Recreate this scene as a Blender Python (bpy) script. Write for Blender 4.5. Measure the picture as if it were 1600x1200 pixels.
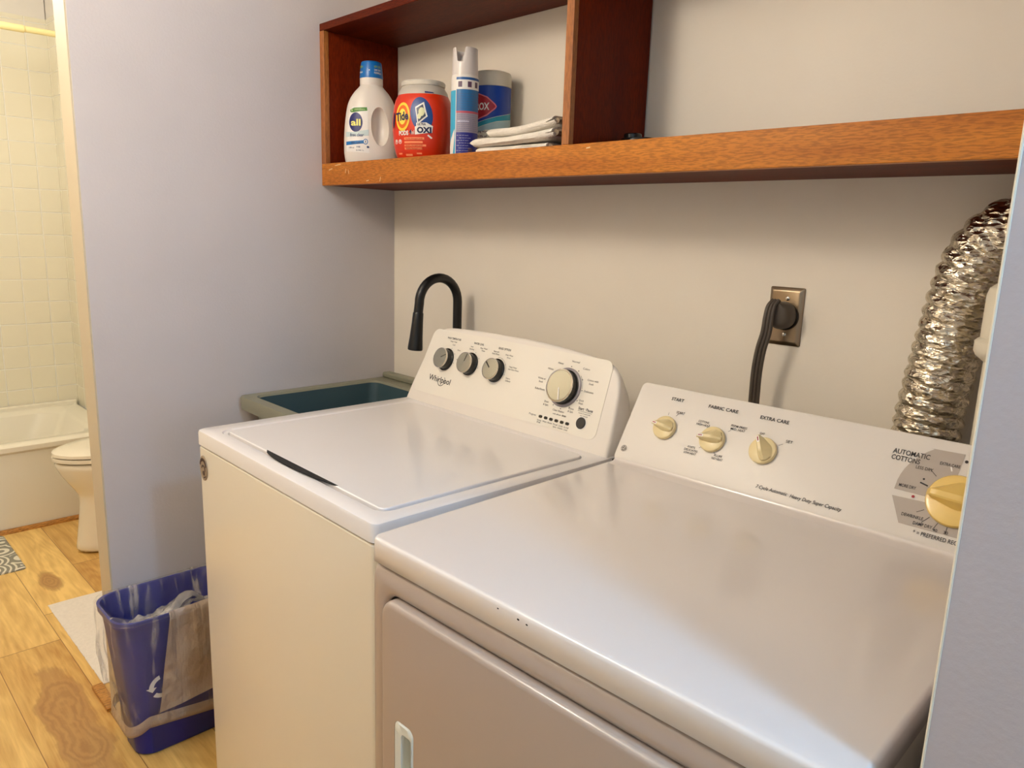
import bpy, bmesh, math, random
from mathutils import Vector, Matrix, noise
PI = math.pi
sin, cos = math.sin, math.cos
for o in list(bpy.data.objects): bpy.data.objects.remove(o)
scene = bpy.context.scene
COL = scene.collection
random.seed(7)

# ------------------------------------------------------------------ camera
CAMP = Vector((2.0273, -1.4417, 1.3651)); YAW, PIT, ROL, FPX = 0.7932, -0.2006, 0.0326, 1167.5
fw = Vector((-sin(YAW)*cos(PIT), cos(YAW)*cos(PIT), sin(PIT)))
rr = fw.cross(Vector((0, 0, 1))).normalized(); uu = rr.cross(fw)
R_ = rr*cos(ROL) + uu*sin(ROL); U_ = uu*cos(ROL) - rr*sin(ROL)
cam_d = bpy.data.cameras.new('camera'); cam = bpy.data.objects.new('camera', cam_d); COL.objects.link(cam)
cam_d.sensor_width = 36; cam_d.lens = FPX*36/1600; cam_d.clip_start = 0.02
m = Matrix((R_, U_, -fw)).transposed().to_4x4(); m.translation = CAMP
cam.matrix_world = m
scene.camera = cam

# ------------------------------------------------------------------ world, lights, exposure
scene.view_settings.view_transform = 'Standard'; scene.view_settings.look = 'None'
scene.view_settings.gamma = 1; scene.view_settings.exposure = 0.0
w = bpy.data.worlds.new('world'); scene.world = w; w.use_nodes = True
w.node_tree.nodes['Background'].inputs[0].default_value = (0.55, 0.68, 1.0, 1)
w.node_tree.nodes['Background'].inputs[1].default_value = 0.6

def area(name, loc, size, power, color, target, sy=None, spread=PI):
    d = bpy.data.lights.new(name, 'AREA'); d.energy = power; d.color = color; d.size = size
    if sy: d.shape = 'RECTANGLE'; d.size_y = sy
    d.spread = spread
    o = bpy.data.objects.new(name, d); COL.objects.link(o); o.location = loc
    o.rotation_euler = (Vector(target)-Vector(loc)).to_track_quat('-Z', 'Y').to_euler()
    return o
def point(name, loc, rad, power, color):
    d = bpy.data.lights.new(name, 'POINT'); d.energy = power; d.color = color; d.shadow_soft_size = rad
    o = bpy.data.objects.new(name, d); COL.objects.link(o); o.location = loc
    return o
WARM = (1.0, 0.93, 0.83)
point('hall_ceiling_bulb', (0.62, -1.66, 2.20), 0.15, 29.5, WARM)
area('hall_window_daylight', (4.9, -1.36, 1.62), 0.70, 14, (0.42, 0.62, 1.0), (0, -1.1, 1.0), 0.9)
point('bathroom_ceiling_bulb', (-1.35, -1.15, 2.2), 0.10, 14.5, (1.0, 0.98, 0.95))
point('hall_sconce_bulb', (2.40, -0.985, 2.08), 0.055, 31, (0.28, 0.60, 1.0))
point('under_shelf_fill', (-0.95, -1.62, 1.86), 0.12, 8, (1.0, 0.90, 0.76))  # added warm fill to lift the wall under the shelf, no fixture behind it

# ------------------------------------------------------------------ helpers
def srgb(r, g, b):
    f = lambda c: (c/255/12.92) if c/255 <= .04045 else ((c/255+.055)/1.055)**2.4
    return (f(r), f(g), f(b), 1)
def mat(name, col, rough=.5, metal=0, coat=0, spec=.5, noise_amt=0, nscale=8, bump=0, bscale=60, trans=0, coat_rough=.08, sss=0):
    m = bpy.data.materials.new(name); m.use_nodes = True
    nt = m.node_tree; b = nt.nodes['Principled BSDF']
    b.inputs['Base Color'].default_value = col; b.inputs['Roughness'].default_value = rough
    b.inputs['Metallic'].default_value = metal; b.inputs['Coat Weight'].default_value = coat
    b.inputs['Coat Roughness'].default_value = coat_rough
    b.inputs['Specular IOR Level'].default_value = spec
    b.inputs['Transmission Weight'].default_value = trans
    tc = nt.nodes.new('ShaderNodeTexCoord')
    if sss: b.inputs['Subsurface Weight'].default_value = sss; b.inputs['Subsurface Radius'].default_value = (.02, .012, .008)
    if noise_amt:
        n = nt.nodes.new('ShaderNodeTexNoise'); n.inputs['Scale'].default_value = nscale; n.inputs['Detail'].default_value = 5
        nt.links.new(tc.outputs['Object'], n.inputs['Vector'])
        r = nt.nodes.new('ShaderNodeValToRGB')
        a = [c*(1-noise_amt) for c in col[:3]]+[1]; c2 = [min(1, c*(1+noise_amt)) for c in col[:3]]+[1]
        r.color_ramp.elements[0].position = .3; r.color_ramp.elements[1].position = .7
        r.color_ramp.elements[0].color = a; r.color_ramp.elements[1].color = c2
        nt.links.new(n.outputs['Fac'], r.inputs['Fac']); nt.links.new(r.outputs['Color'], b.inputs['Base Color'])
    if bump:
        n = nt.nodes.new('ShaderNodeTexNoise'); n.inputs['Scale'].default_value = bscale; n.inputs['Detail'].default_value = 4
        nt.links.new(tc.outputs['Object'], n.inputs['Vector'])
        bp = nt.nodes.new('ShaderNodeBump'); bp.inputs['Strength'].default_value = bump; bp.inputs['Distance'].default_value = .003
        nt.links.new(n.outputs['Fac'], bp.inputs['Height']); nt.links.new(bp.outputs['Normal'], b.inputs['Normal'])
    return m

def wood(name, dark, light, axis=0, scale=1.0, rough=.35, coat=.15, fleck=.5, spec=.5):
    """stained hardwood: long streaks along the local axis plus short pore flecks"""
    m = bpy.data.materials.new(name); m.use_nodes = True; nt = m.node_tree; b = nt.nodes['Principled BSDF']
    N = nt.nodes.new; L = nt.links.new
    tc = N('ShaderNodeTexCoord')
    def streak(s_long, s_cross, detail=6, dist=.4):
        mp = N('ShaderNodeMapping'); s = [s_cross]*3; s[axis] = s_long
        mp.inputs['Scale'].default_value = s
        L(tc.outputs['Object'], mp.inputs['Vector'])
        n = N('ShaderNodeTexNoise'); n.inputs['Scale'].default_value = scale; n.inputs['Detail'].default_value = detail
        n.inputs['Distortion'].default_value = dist
        L(mp.outputs['Vector'], n.inputs['Vector']); return n
    a = streak(2.2, 26); c = streak(55, 420, 3, .2); d = streak(1.2, 5, 3, .8)
    r = N('ShaderNodeValToRGB'); r.color_ramp.elements[0].color = dark; r.color_ramp.elements[1].color = light
    r.color_ramp.elements[0].position = .30; r.color_ramp.elements[1].position = .68
    mx = N('ShaderNodeMath'); mx.operation = 'MULTIPLY_ADD'; mx.inputs[1].default_value = .5
    L(a.outputs['Fac'], mx.inputs[0])
    m2 = N('ShaderNodeMath'); m2.operation = 'MULTIPLY'; m2.inputs[1].default_value = .5
    L(d.outputs['Fac'], m2.inputs[0]); L(m2.outputs[0], mx.inputs[2])
    L(mx.outputs[0], r.inputs['Fac'])
    r2 = N('ShaderNodeValToRGB'); r2.color_ramp.elements[0].position = .42; r2.color_ramp.elements[1].position = .55
    r2.color_ramp.elements[0].color = [1-fleck]*3+[1]
    L(c.outputs['Fac'], r2.inputs['Fac'])
    mm = N('ShaderNodeMix'); mm.data_type = 'RGBA'; mm.blend_type = 'MULTIPLY'; mm.inputs['Factor'].default_value = 1
    L(r.outputs['Color'], mm.inputs['A']); L(r2.outputs['Color'], mm.inputs['B'])
    L(mm.outputs['Result'], b.inputs['Base Color'])
    b.inputs['Roughness'].default_value = rough; b.inputs['Coat Weight'].default_value = coat; b.inputs['Coat Roughness'].default_value = .25; b.inputs['Specular IOR Level'].default_value = spec
    return m

def link(name, me, material, parent=None, smooth=True, angle=35):
    o = bpy.data.objects.new(name, me); COL.objects.link(o)
    if material:
        for mt in (material if isinstance(material, (list, tuple)) else [material]): me.materials.append(mt)
    if smooth:
        for p in me.polygons: p.use_smooth = True
        try: me.set_sharp_from_angle(angle=math.radians(angle))
        except Exception: pass
    if parent: o.parent = parent
    return o
def obj(name, bm, material, parent=None, bevel=0, seg=3, smooth=True, subsurf=0, angle=35, blimit=30, solid=0, keep=False):
    if not keep: bmesh.ops.recalc_face_normals(bm, faces=bm.faces[:])
    me = bpy.data.meshes.new(name); bm.to_mesh(me); bm.free()
    o = link(name, me, material, parent, smooth, angle)
    if solid:
        s = o.modifiers.new('solid', 'SOLIDIFY'); s.thickness = solid; s.offset = 0
    if bevel:
        b = o.modifiers.new('bevel', 'BEVEL'); b.width = bevel; b.segments = seg; b.limit_method = 'ANGLE'
        b.angle_limit = math.radians(blimit); b.harden_normals = True
    if subsurf:
        s = o.modifiers.new('sub', 'SUBSURF'); s.levels = subsurf; s.render_levels = subsurf
    return o
def box(bm, x0, x1, y0, y1, z0, z1):
    v = [bm.verts.new((x, y, z)) for x in (x0, x1) for y in (y0, y1) for z in (z0, z1)]
    for f in ((0,1,3,2),(4,6,7,5),(0,4,5,1),(2,3,7,6),(0,2,6,4),(1,5,7,3)): bm.faces.new([v[i] for i in f])
def B(*a):
    bm = bmesh.new(); box(bm, *a); return bm
def loft(bm, rings, cap0=True, cap1=True, closed=True):
    vr = [[bm.verts.new(p) for p in r] for r in rings]
    n = len(vr[0])
    for a, b in zip(vr, vr[1:]):
        for i in range(n if closed else n-1):
            bm.faces.new((a[i], a[(i+1) % n], b[(i+1) % n], b[i]))
    if cap0: bm.faces.new(vr[0][::-1])
    if cap1: bm.faces.new(vr[-1])
    return vr
def lathe(bm, prof, n=48, c=(0, 0, 0), cap0=True, cap1=True):
    loft(bm, [[(c[0]+r*cos(2*PI*i/n), c[1]+r*sin(2*PI*i/n), c[2]+z) for i in range(n)] for r, z in prof], cap0, cap1)
def catmull(pts, sub=8):
    P = [Vector(p) for p in pts]; P = [P[0]*2-P[1]]+P+[P[-1]*2-P[-2]]; out = []
    for i in range(1, len(P)-2):
        for k in range(sub):
            t = k/sub; a, b, c, d = P[i-1:i+3]
            out.append(.5*((2*b)+(c-a)*t+(2*a-5*b+4*c-d)*t*t+(3*b-a-3*c+d)*t**3))
    out.append(P[-2]); return out
def tube(bm, path, rad, n=16, cap=True, rfun=None):
    P = [Vector(p) for p in path]; rings = []; up = None
    for i, p in enumerate(P):
        t = (P[min(i+1, len(P)-1)]-P[max(i-1, 0)]).normalized()
        if up is None: up = t.orthogonal().normalized()
        up = (up - t*up.dot(t)).normalized(); s = t.cross(up)
        r = rad[i] if isinstance(rad, (list, tuple)) else rad
        ring = []
        for k in range(n):
            a = 2*PI*k/n; rk = rfun(i, a, r) if rfun else r
            ring.append(p+up*cos(a)*rk+s*sin(a)*rk)
        rings.append(ring)
    loft(bm, rings, cap, cap)
def rrect(x0, x1, y0, y1, r, n=6):
    out = []
    for cx, cy, a0 in ((x1-r, y1-r, 0), (x0+r, y1-r, PI/2), (x0+r, y0+r, PI), (x1-r, y0+r, 1.5*PI)):
        for k in range(n+1):
            a = a0+k*PI/2/n; out.append((cx+r*cos(a), cy+r*sin(a)))
    return out
def prism(bm, outline, f0, f1):
    loft(bm, [[f0(*p) for p in outline], [f1(*p) for p in outline]])
def thing(name, label, cat, loc=(0, 0, 0), rz=0, group=None):
    o = bpy.data.objects.new(name, None); COL.objects.link(o); o.location = loc; o.rotation_euler = (0, 0, rz)
    o.empty_display_size = .05
    return tag(o, label, cat, group)
def tag(o, label, cat, group=None):
    o['label'] = label; o['category'] = cat
    if group: o['group'] = group
    return o
def struct(name, bm, material, bevel=0, parent=None):
    o = obj(name, bm, material, parent, bevel=bevel, smooth=bool(bevel)); o['kind'] = 'structure'; return o

# printed marks: text and flat shapes laid on a surface through a map (s, t) -> point
def text_mesh(txt, shear=0, bold=0):
    c = bpy.data.curves.new('t', 'FONT'); c.body = txt; c.shear = shear; c.offset = bold; c.resolution_u = 3; c.align_x = 'CENTER'
    o = bpy.data.objects.new('t', c); COL.objects.link(o)
    dg = bpy.context.evaluated_depsgraph_get(); me = bpy.data.meshes.new_from_object(o.evaluated_get(dg))
    bpy.data.objects.remove(o); bpy.data.curves.remove(c)
    return me
class Print:
    def __init__(s, surf, fine=0): s.bm = bmesh.new(); s.surf = surf; s.fine = fine
    def add(s, bm2, fn):
        if s.fine:
            bmesh.ops.triangulate(bm2, faces=bm2.faces[:])
            for _ in range(6):
                le = [e for e in bm2.edges if e.calc_length() > s.fine]
                if not le: break
                bmesh.ops.subdivide_edges(bm2, edges=le, cuts=1); bmesh.ops.triangulate(bm2, faces=bm2.faces[:])
        vm = {}
        for v in bm2.verts: vm[v] = s.bm.verts.new(s.surf(*fn(v.co.x, v.co.y)))
        for f in bm2.faces:
            try: s.bm.faces.new([vm[v] for v in f.verts])
            except ValueError: pass
        bm2.free()
    def text(s, txt, sc, tc, h, width=None, shear=0, bold=.008, rot=0):
        """sc = centre, tc = baseline middle, h = capital height, width = total width"""
        me = text_mesh(txt, shear, bold)
        if not me.vertices: return
        xs = [v.co.x for v in me.vertices]; x0, x1 = min(xs), max(xs)
        k = h/.70; kx = (width/(x1-x0)) if width else k; xm = (x0+x1)/2
        bm2 = bmesh.new(); bm2.from_mesh(me); bpy.data.meshes.remove(me)
        for v in bm2.verts:
            x, y = (v.co.x-xm)*kx, v.co.y*k
            v.co = (sc+x*cos(rot)-y*sin(rot), tc+x*sin(rot)+y*cos(rot), 0)
        s.add(bm2, lambda x, y: (x, y))
    def poly(s, pts):
        bm2 = bmesh.new(); bm2.faces.new([bm2.verts.new((x, y, 0)) for x, y in pts]); s.add(bm2, lambda x, y: (x, y))
    def rect(s, a, b, c, d): s.poly([(a, c), (b, c), (b, d), (a, d)])
    def ell(s, cx, cy, rx, ry, n=28, rot=0):
        s.poly([(cx+rx*cos(t)*cos(rot)-ry*sin(t)*sin(rot), cy+rx*cos(t)*sin(rot)+ry*sin(t)*cos(rot)) for t in [2*PI*i/n for i in range(n)]])
    def line(s, a, b, wd):
        d = (Vector(b)-Vector(a)).normalized(); nx, ny = -d.y*wd/2, d.x*wd/2
        s.poly([(a[0]+nx, a[1]+ny), (a[0]-nx, a[1]-ny), (b[0]-nx, b[1]-ny), (b[0]+nx, b[1]+ny)])
    def arc(s, cx, cy, r, a0, a1, wd, n=14):
        for i in range(n):
            p = [a0+(a1-a0)*k/n for k in (i, i+1)]
            s.poly([(cx+q*cos(p[0]), cy+q*sin(p[0])) for q in (r-wd/2, r+wd/2)]+[(cx+q*cos(p[1]), cy+q*sin(p[1])) for q in (r+wd/2, r-wd/2)])
    def done(s, name, material, parent):
        return obj(name, s.bm, material, parent, smooth=False, keep=True)

# ------------------------------------------------------------------ materials
M = {}
M['lav'] = mat('lavender_wall_paint', srgb(210, 202, 200), .62, noise_amt=.03, nscale=3, bump=.12, bscale=160)
M['cream'] = mat('cream_wall_paint', srgb(238, 228, 212), .5, noise_amt=.03, nscale=3, bump=.10, bscale=140)
M['ceil'] = mat('ceiling_paint', srgb(235, 230, 220), .8)
M['bead'] = mat('cream_corner_paint', srgb(232, 222, 200), .45)
M['enamel'] = mat('white_enamel', srgb(232, 226, 222), .30, coat=.55, coat_rough=.10, noise_amt=.01, nscale=5)
M['enamel2'] = mat('aged_white_enamel', srgb(228, 219, 212), .28, coat=.6, coat_rough=.09, noise_amt=.012, nscale=4)
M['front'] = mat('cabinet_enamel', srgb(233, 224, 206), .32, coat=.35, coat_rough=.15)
M['front_shaded'] = mat('shaded_cabinet_enamel', srgb(178, 160, 146), .30, coat=.4, coat_rough=.12)  # cabinet enamel darkened: shadow over the dryer front put into the colour
M['console'] = mat('console_plastic', srgb(234, 226, 216), .42)
M['panel'] = mat('console_faceplate', srgb(238, 231, 218), .36)
M['dark'] = mat('black_gap', srgb(22, 20, 20), .8)
M['black'] = mat('black_plastic', srgb(16, 15, 15), .22)
M['matte'] = mat('matte_black', srgb(14, 13, 13), .38)
M['chrome'] = mat('chrome', srgb(200, 196, 188), .15, 1)
M['dial'] = mat('brushed_dial_metal', srgb(178, 176, 160), .32, 1)
M['ink'] = mat('dark_ink', srgb(44, 38, 38), .6)
M['ink2'] = mat('grey_ink', srgb(84, 74, 70), .6)
M['white'] = mat('white_ink', srgb(245, 242, 236), .5)
M['red'] = mat('red_ink', srgb(170, 30, 35), .5)
M['beige'] = mat('cream_knob_plastic', srgb(232, 212, 160), .35, coat=.2)
M['yellow'] = mat('yellowed_knob_plastic', srgb(238, 202, 112), .3, coat=.3)
M['taupe'] = mat('taupe_dial_print', srgb(180, 168, 156), .45)
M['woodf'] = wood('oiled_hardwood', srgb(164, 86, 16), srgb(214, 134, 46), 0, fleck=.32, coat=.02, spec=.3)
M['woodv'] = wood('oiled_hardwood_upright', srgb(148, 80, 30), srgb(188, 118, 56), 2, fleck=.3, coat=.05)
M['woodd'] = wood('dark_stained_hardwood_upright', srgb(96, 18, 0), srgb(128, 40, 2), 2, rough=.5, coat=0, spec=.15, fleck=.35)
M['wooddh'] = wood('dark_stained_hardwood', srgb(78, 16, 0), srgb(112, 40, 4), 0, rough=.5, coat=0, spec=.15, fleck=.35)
M['quarter'] = wood('orange_trim_wood', srgb(182, 118, 44), srgb(216, 156, 78), 1, spec=.3)
M['steel'] = mat('brushed_steel_plate', srgb(160, 142, 118), .28, 1)
M['cord'] = mat('brown_grey_rubber', srgb(84, 74, 64), .5)
M['pvc'] = mat('white_pvc', srgb(228, 218, 196), .35)
M['teal'] = mat('grey_green_plastic', srgb(136, 134, 114), .45, noise_amt=.03)
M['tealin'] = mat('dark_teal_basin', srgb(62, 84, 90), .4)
M['porc'] = mat('porcelain', srgb(240, 232, 210), .15, coat=.6)
M['tub'] = mat('tub_enamel', srgb(240, 234, 214), .25, coat=.5)
M['bin'] = mat('blue_plastic', srgb(6, 26, 130), .35)
M['cloth'] = mat('white_terry_cloth', srgb(244, 236, 224), .95, noise_amt=.04, nscale=90, bump=.9, bscale=420)
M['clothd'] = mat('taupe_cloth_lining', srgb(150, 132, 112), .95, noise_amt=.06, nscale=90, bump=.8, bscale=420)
M['rod'] = mat('cream_rod', srgb(240, 224, 160), .35)
M['hdpe'] = mat('white_bottle_plastic', srgb(236, 228, 218), .35, sss=.1)
M['orange'] = mat('orange_plastic', srgb(222, 52, 14), .3)

def tile_material():
    m = bpy.data.materials.new('white_square_tile'); m.use_nodes = True; nt = m.node_tree; b = nt.nodes['Principled BSDF']
    N = nt.nodes.new; L = nt.links.new
    g = N('ShaderNodeNewGeometry'); sx = N('ShaderNodeSeparateXYZ'); L(g.outputs['Position'], sx.inputs[0])
    add = N('ShaderNodeMath'); add.operation = 'ADD'; L(sx.outputs['X'], add.inputs[0]); L(sx.outputs['Y'], add.inputs[1])
    def grid(src, off):
        a = N('ShaderNodeMath'); a.operation = 'ADD'; a.inputs[1].default_value = off; L(src, a.inputs[0])
        d = N('ShaderNodeMath'); d.operation = 'DIVIDE'; d.inputs[1].default_value = .1125; L(a.outputs[0], d.inputs[0])
        f = N('ShaderNodeMath'); f.operation = 'FRACT'; L(d.outputs[0], f.inputs[0])
        s = N('ShaderNodeMath'); s.operation = 'SUBTRACT'; s.inputs[1].default_value = .5; L(f.outputs[0], s.inputs[0])
        ab = N('ShaderNodeMath'); ab.operation = 'ABSOLUTE'; L(s.outputs[0], ab.inputs[0]); return ab.outputs[0]
    mx = N('ShaderNodeMath'); mx.operation = 'MAXIMUM'
    L(grid(add.outputs[0], 10+2.42+.460), mx.inputs[0]); L(grid(sx.outputs['Z'], 10-2.062+.1125*30-3.375-6.625+.0), mx.inputs[1])
    r = N('ShaderNodeMapRange'); r.inputs['From Min'].default_value = .472; r.inputs['From Max'].default_value = .49
    L(mx.outputs[0], r.inputs['Value'])
    c = N('ShaderNodeMix'); c.data_type = 'RGBA'; c.inputs['A'].default_value = srgb(238, 232, 208); c.inputs['B'].default_value = srgb(246, 244, 232)
    L(r.outputs[0], c.inputs['Factor']); L(c.outputs['Result'], b.inputs['Base Color'])
    rg = N('ShaderNodeMapRange'); rg.inputs['To Min'].default_value = .16; rg.inputs['To Max'].default_value = .8; L(r.outputs[0], rg.inputs['Value'])
    L(rg.outputs[0], b.inputs['Roughness'])
    bp = N('ShaderNodeBump'); bp.invert = True; bp.inputs['Strength'].default_value = .8; bp.inputs['Distance'].default_value = .002
    L(r.outputs[0], bp.inputs['Height']); L(bp.outputs['Normal'], b.inputs['Normal'])
    return m
M['tile'] = tile_material()

def floor_material():
    m = bpy.data.materials.new('oak_plank_floor'); m.use_nodes = True; nt = m.node_tree; b = nt.nodes['Principled BSDF']
    N = nt.nodes.new; L = nt.links.new
    def math_(op, a, bb=None, c=None):
        n = N('ShaderNodeMath'); n.operation = op
        for i, v in enumerate((a, bb, c)):
            if v is None: continue
            if isinstance(v, (int, float)): n.inputs[i].default_value = v
            else: L(v, n.inputs[i])
        return n.outputs[0]
    g = N('ShaderNodeNewGeometry'); sx = N('ShaderNodeSeparateXYZ'); L(g.outputs['Position'], sx.inputs[0])
    X, Y = sx.outputs['X'], sx.outputs['Y']
    v = math_('DIVIDE', math_('ADD', Y, 0.912+.184*20), .184)
    row = math_('FLOOR', v); fv = math_('FRACT', v)
    wn = N('ShaderNodeTexWhiteNoise'); wn.noise_dimensions = '1D'; L(row, wn.inputs['W'])
    u = math_('DIVIDE', math_('ADD', X, math_('MULTIPLY_ADD', wn.outputs['Value'], 1.2, 20)), 1.2)
    cu = math_('FLOOR', u); fu = math_('FRACT', u)
    cb = N('ShaderNodeCombineXYZ'); L(row, cb.inputs[0]); L(cu, cb.inputs[1])
    wn2 = N('ShaderNodeTexWhiteNoise'); wn2.noise_dimensions = '3D'; L(cb.outputs[0], wn2.inputs['Vector'])
    # grain coordinates, shifted plank by plank
    off = math_('MULTIPLY', wn2.outputs['Value'], 37)
    gx = N('ShaderNodeCombineXYZ'); L(math_('MULTIPLY', X, 2.2), gx.inputs[0]); L(math_('MULTIPLY', Y, 16), gx.inputs[1]); L(off, gx.inputs[2])
    n1 = N('ShaderNodeTexNoise'); n1.inputs['Scale'].default_value = 1.2; n1.inputs['Detail'].default_value = 7; n1.inputs['Distortion'].default_value = 1.4
    L(gx.outputs[0], n1.inputs['Vector'])
    gx2 = N('ShaderNodeCombineXYZ'); L(math_('MULTIPLY', X, 10), gx2.inputs[0]); L(math_('MULTIPLY', Y, 160), gx2.inputs[1]); L(off, gx2.inputs[2])
    n2 = N('ShaderNodeTexNoise'); n2.inputs['Scale'].default_value = 1; n2.inputs['Detail'].default_value = 3; L(gx2.outputs[0], n2.inputs['Vector'])
    # heartwood figure: broad warped rings around knots
    gx3 = N('ShaderNodeCombineXYZ'); L(math_('MULTIPLY', X, 1.1), gx3.inputs[0]); L(math_('MULTIPLY', Y, 5.5), gx3.inputs[1]); L(off, gx3.inputs[2])
    n3 = N('ShaderNodeTexNoise'); n3.inputs['Scale'].default_value = 1.3; n3.inputs['Detail'].default_value = 2; L(gx3.outputs[0], n3.inputs['Vector'])
    rings = math_('SINE', math_('MULTIPLY', n3.outputs['Fac'], 60))
    # individual knot figures (centre x, y, half length, half width)
    knots = None
    nd = N('ShaderNodeTexNoise'); nd.inputs['Scale'].default_value = 6; nd.inputs['Detail'].default_value = 4; L(g.outputs['Position'], nd.inputs['Vector'])
    wob = math_('ADD', math_('MULTIPLY', math_('SUBTRACT', nd.outputs['Fac'], .5), 1.5), math_('MULTIPLY', math_('SUBTRACT', n2.outputs['Fac'], .5), .22))
    kr = None
    for kx, ky, la, lb in ((-.08, -1.0, .36, .068), (-1.08, -.83, .10, .04), (-.66, -1.17, .16, .05), (-.30, -1.30, .2, .05), (1.2, -1.2, .3, .06)):
        dx = math_('DIVIDE', math_('SUBTRACT', X, kx), la); dy = math_('DIVIDE', math_('SUBTRACT', Y, ky), lb)
        r = math_('ADD', math_('SQRT', math_('ADD', math_('MULTIPLY', dx, dx), math_('MULTIPLY', dy, dy))), wob)
        kr = r if kr is None else math_('MINIMUM', kr, r)
    km = N('ShaderNodeMapRange'); km.inputs['From Min'].default_value = 1.05; km.inputs['From Max'].default_value = .8; L(kr, km.inputs['Value'])
    kring = math_('MULTIPLY_ADD', math_('SINE', math_('MULTIPLY', kr, 26)), .5, .5)
    base = N('ShaderNodeValToRGB'); e = base.color_ramp.elements
    e[0].position = .25; e[0].color = srgb(192, 140, 66); e[1].position = .72; e[1].color = srgb(250, 212, 128)
    f = math_('MULTIPLY_ADD', n1.outputs['Fac'], .62, math_('MULTIPLY', n2.outputs['Fac'], .22))
    f = math_('ADD', f, math_('MULTIPLY', math_('SUBTRACT', wn2.outputs['Value'], .3), .34))
    f = math_('ADD', f, math_('MULTIPLY', rings, .035))
    L(f, base.inputs['Fac'])
    kc = N('ShaderNodeMix'); kc.data_type = 'RGBA'
    kcol = N('ShaderNodeMix'); kcol.data_type = 'RGBA'; kcol.inputs['A'].default_value = srgb(164, 116, 62); kcol.inputs['B'].default_value = srgb(184, 136, 76)
    L(kring, kcol.inputs['Factor'])
    L(math_('MULTIPLY', km.outputs[0], .85), kc.inputs['Factor']); L(base.outputs['Color'], kc.inputs['A']); L(kcol.outputs['Result'], kc.inputs['B'])
    # seams
    sv = math_('ABSOLUTE', math_('SUBTRACT', fv, .5)); su = math_('ABSOLUTE', math_('SUBTRACT', fu, .5))
    seam = math_('MAXIMUM', math_('GREATER_THAN', sv, .494), math_('GREATER_THAN', su, .4988))
    sc = N('ShaderNodeMix'); sc.data_type = 'RGBA'; sc.inputs['B'].default_value = srgb(128, 80, 34)
    L(math_('MULTIPLY', seam, .8), sc.inputs['Factor']); L(kc.outputs['Result'], sc.inputs['A'])
    L(sc.outputs['Result'], b.inputs['Base Color']); b.inputs['Roughness'].default_value = .42
    return m
M['floor'] = floor_material()

# ------------------------------------------------------------------ setting
RW = 1.888; YF = -.83; LT = .0875; YL = -.9025
struct('floor', B(-2.6, 5.1, -2.0, .12, -.05, 0), M['floor'])
struct('ceiling', B(-2.6, 5.1, -2.0, .12, 2.44, 2.5), M['ceil'])
struct('wall_back', B(-LT, 2.0, 0, .1, 0, 2.44), M['cream'])
struct('wall_left', B(-LT, 0, YL, 0, 0, 2.44), M['lav'])
struct('trim_1', B(-LT, -.0015, YL-.004, YL, 0, 2.44), mat('cream_end_cap_paint', srgb(206, 192, 164), .5))
bm = bmesh.new()
o_ = [(RW, 0), (RW, YF), (5.0, YF), (5.0, YF+.1), (RW+.1, YF+.1), (RW+.1, 0)]
prism(bm, o_, lambda x, y: (x, y, 0), lambda x, y: (x, y, 2.44))
struct('wall_right', bm, mat('shaded_lavender_paint', srgb(184, 176, 178), .65, noise_amt=.03, nscale=3, bump=.12, bscale=160))  # lavender wall paint toned down, carries the shadow on this wall
bm = bmesh.new(); tube(bm, [(RW+.0005, YF+.0005, z/4) for z in range(0, 10)]+[(RW+.0005, YF+.0005, 2.44)], .0013, 8)
struct('trim_2', bm, M['bead'])
struct('wall_front', B(-2.6, 5.1, -2.0, -1.9, 0, 2.44), mat('tan_wall_paint', srgb(226, 212, 192), .6))
bm = bmesh.new()   # end wall of the hall with a window hole
box(bm, 5.0, 5.1, -1.9, -1.75, 0, 2.44); box(bm, 5.0, 5.1, -.98, YF+.1, 0, 2.44)
box(bm, 5.0, 5.1, -1.75, -.98, 0, 1.12); box(bm, 5.0, 5.1, -1.75, -.98, 2.1, 2.44)
struct('wall_hall_end', bm, M['cream'])
bm = bmesh.new()
for a in ((-1.75, -1.72, 1.12, 2.1), (-1.01, -.98, 1.12, 2.1), (-1.72, -1.01, 1.12, 1.15), (-1.72, -1.01, 2.07, 2.1)): box(bm, 5.02, 5.06, *a)
struct('window_1', bm, M['bead'])
# bathroom shell
XB, YE = -2.42, -.355
struct('wall_bathroom_tiled', B(XB-.1, XB, -1.9, YE, .36, 2.31), M['tile'])
struct('wall_bathroom_upper', B(XB-.1, XB-.004, -1.9, YE, 2.31, 2.44), M['ceil'])
struct('wall_shower_end', B(XB-.1, -1.70, YE, YE+.08, .36, 2.31), M['tile'])
struct('wall_shower_end_upper', B(XB-.1, -1.70, YE+.004, YE+.08, 2.31, 2.44), M['ceil'])
struct('wall_shower_side', B(-1.70, -1.66, YE, .1, 0, 2.44), M['cream'])
struct('wall_bathroom_back', B(-1.66, -LT, 0, .1, 0, 2.44), M['cream'])
bm = bmesh.new(); pts = [(0, 0)]+[(.018*cos(a), .018*sin(a)) for a in [k*PI/12 for k in range(7)]]
loft(bm, [[(-1.695+p[0], y, p[1]) for p in pts] for y in (-1.9, YE)])
struct('trim_3', bm, M['quarter'])

struct('trim_4', B(-.235, -.0885, -.918, -.888, 0, .011), M['quarter'], bevel=.002)
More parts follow.
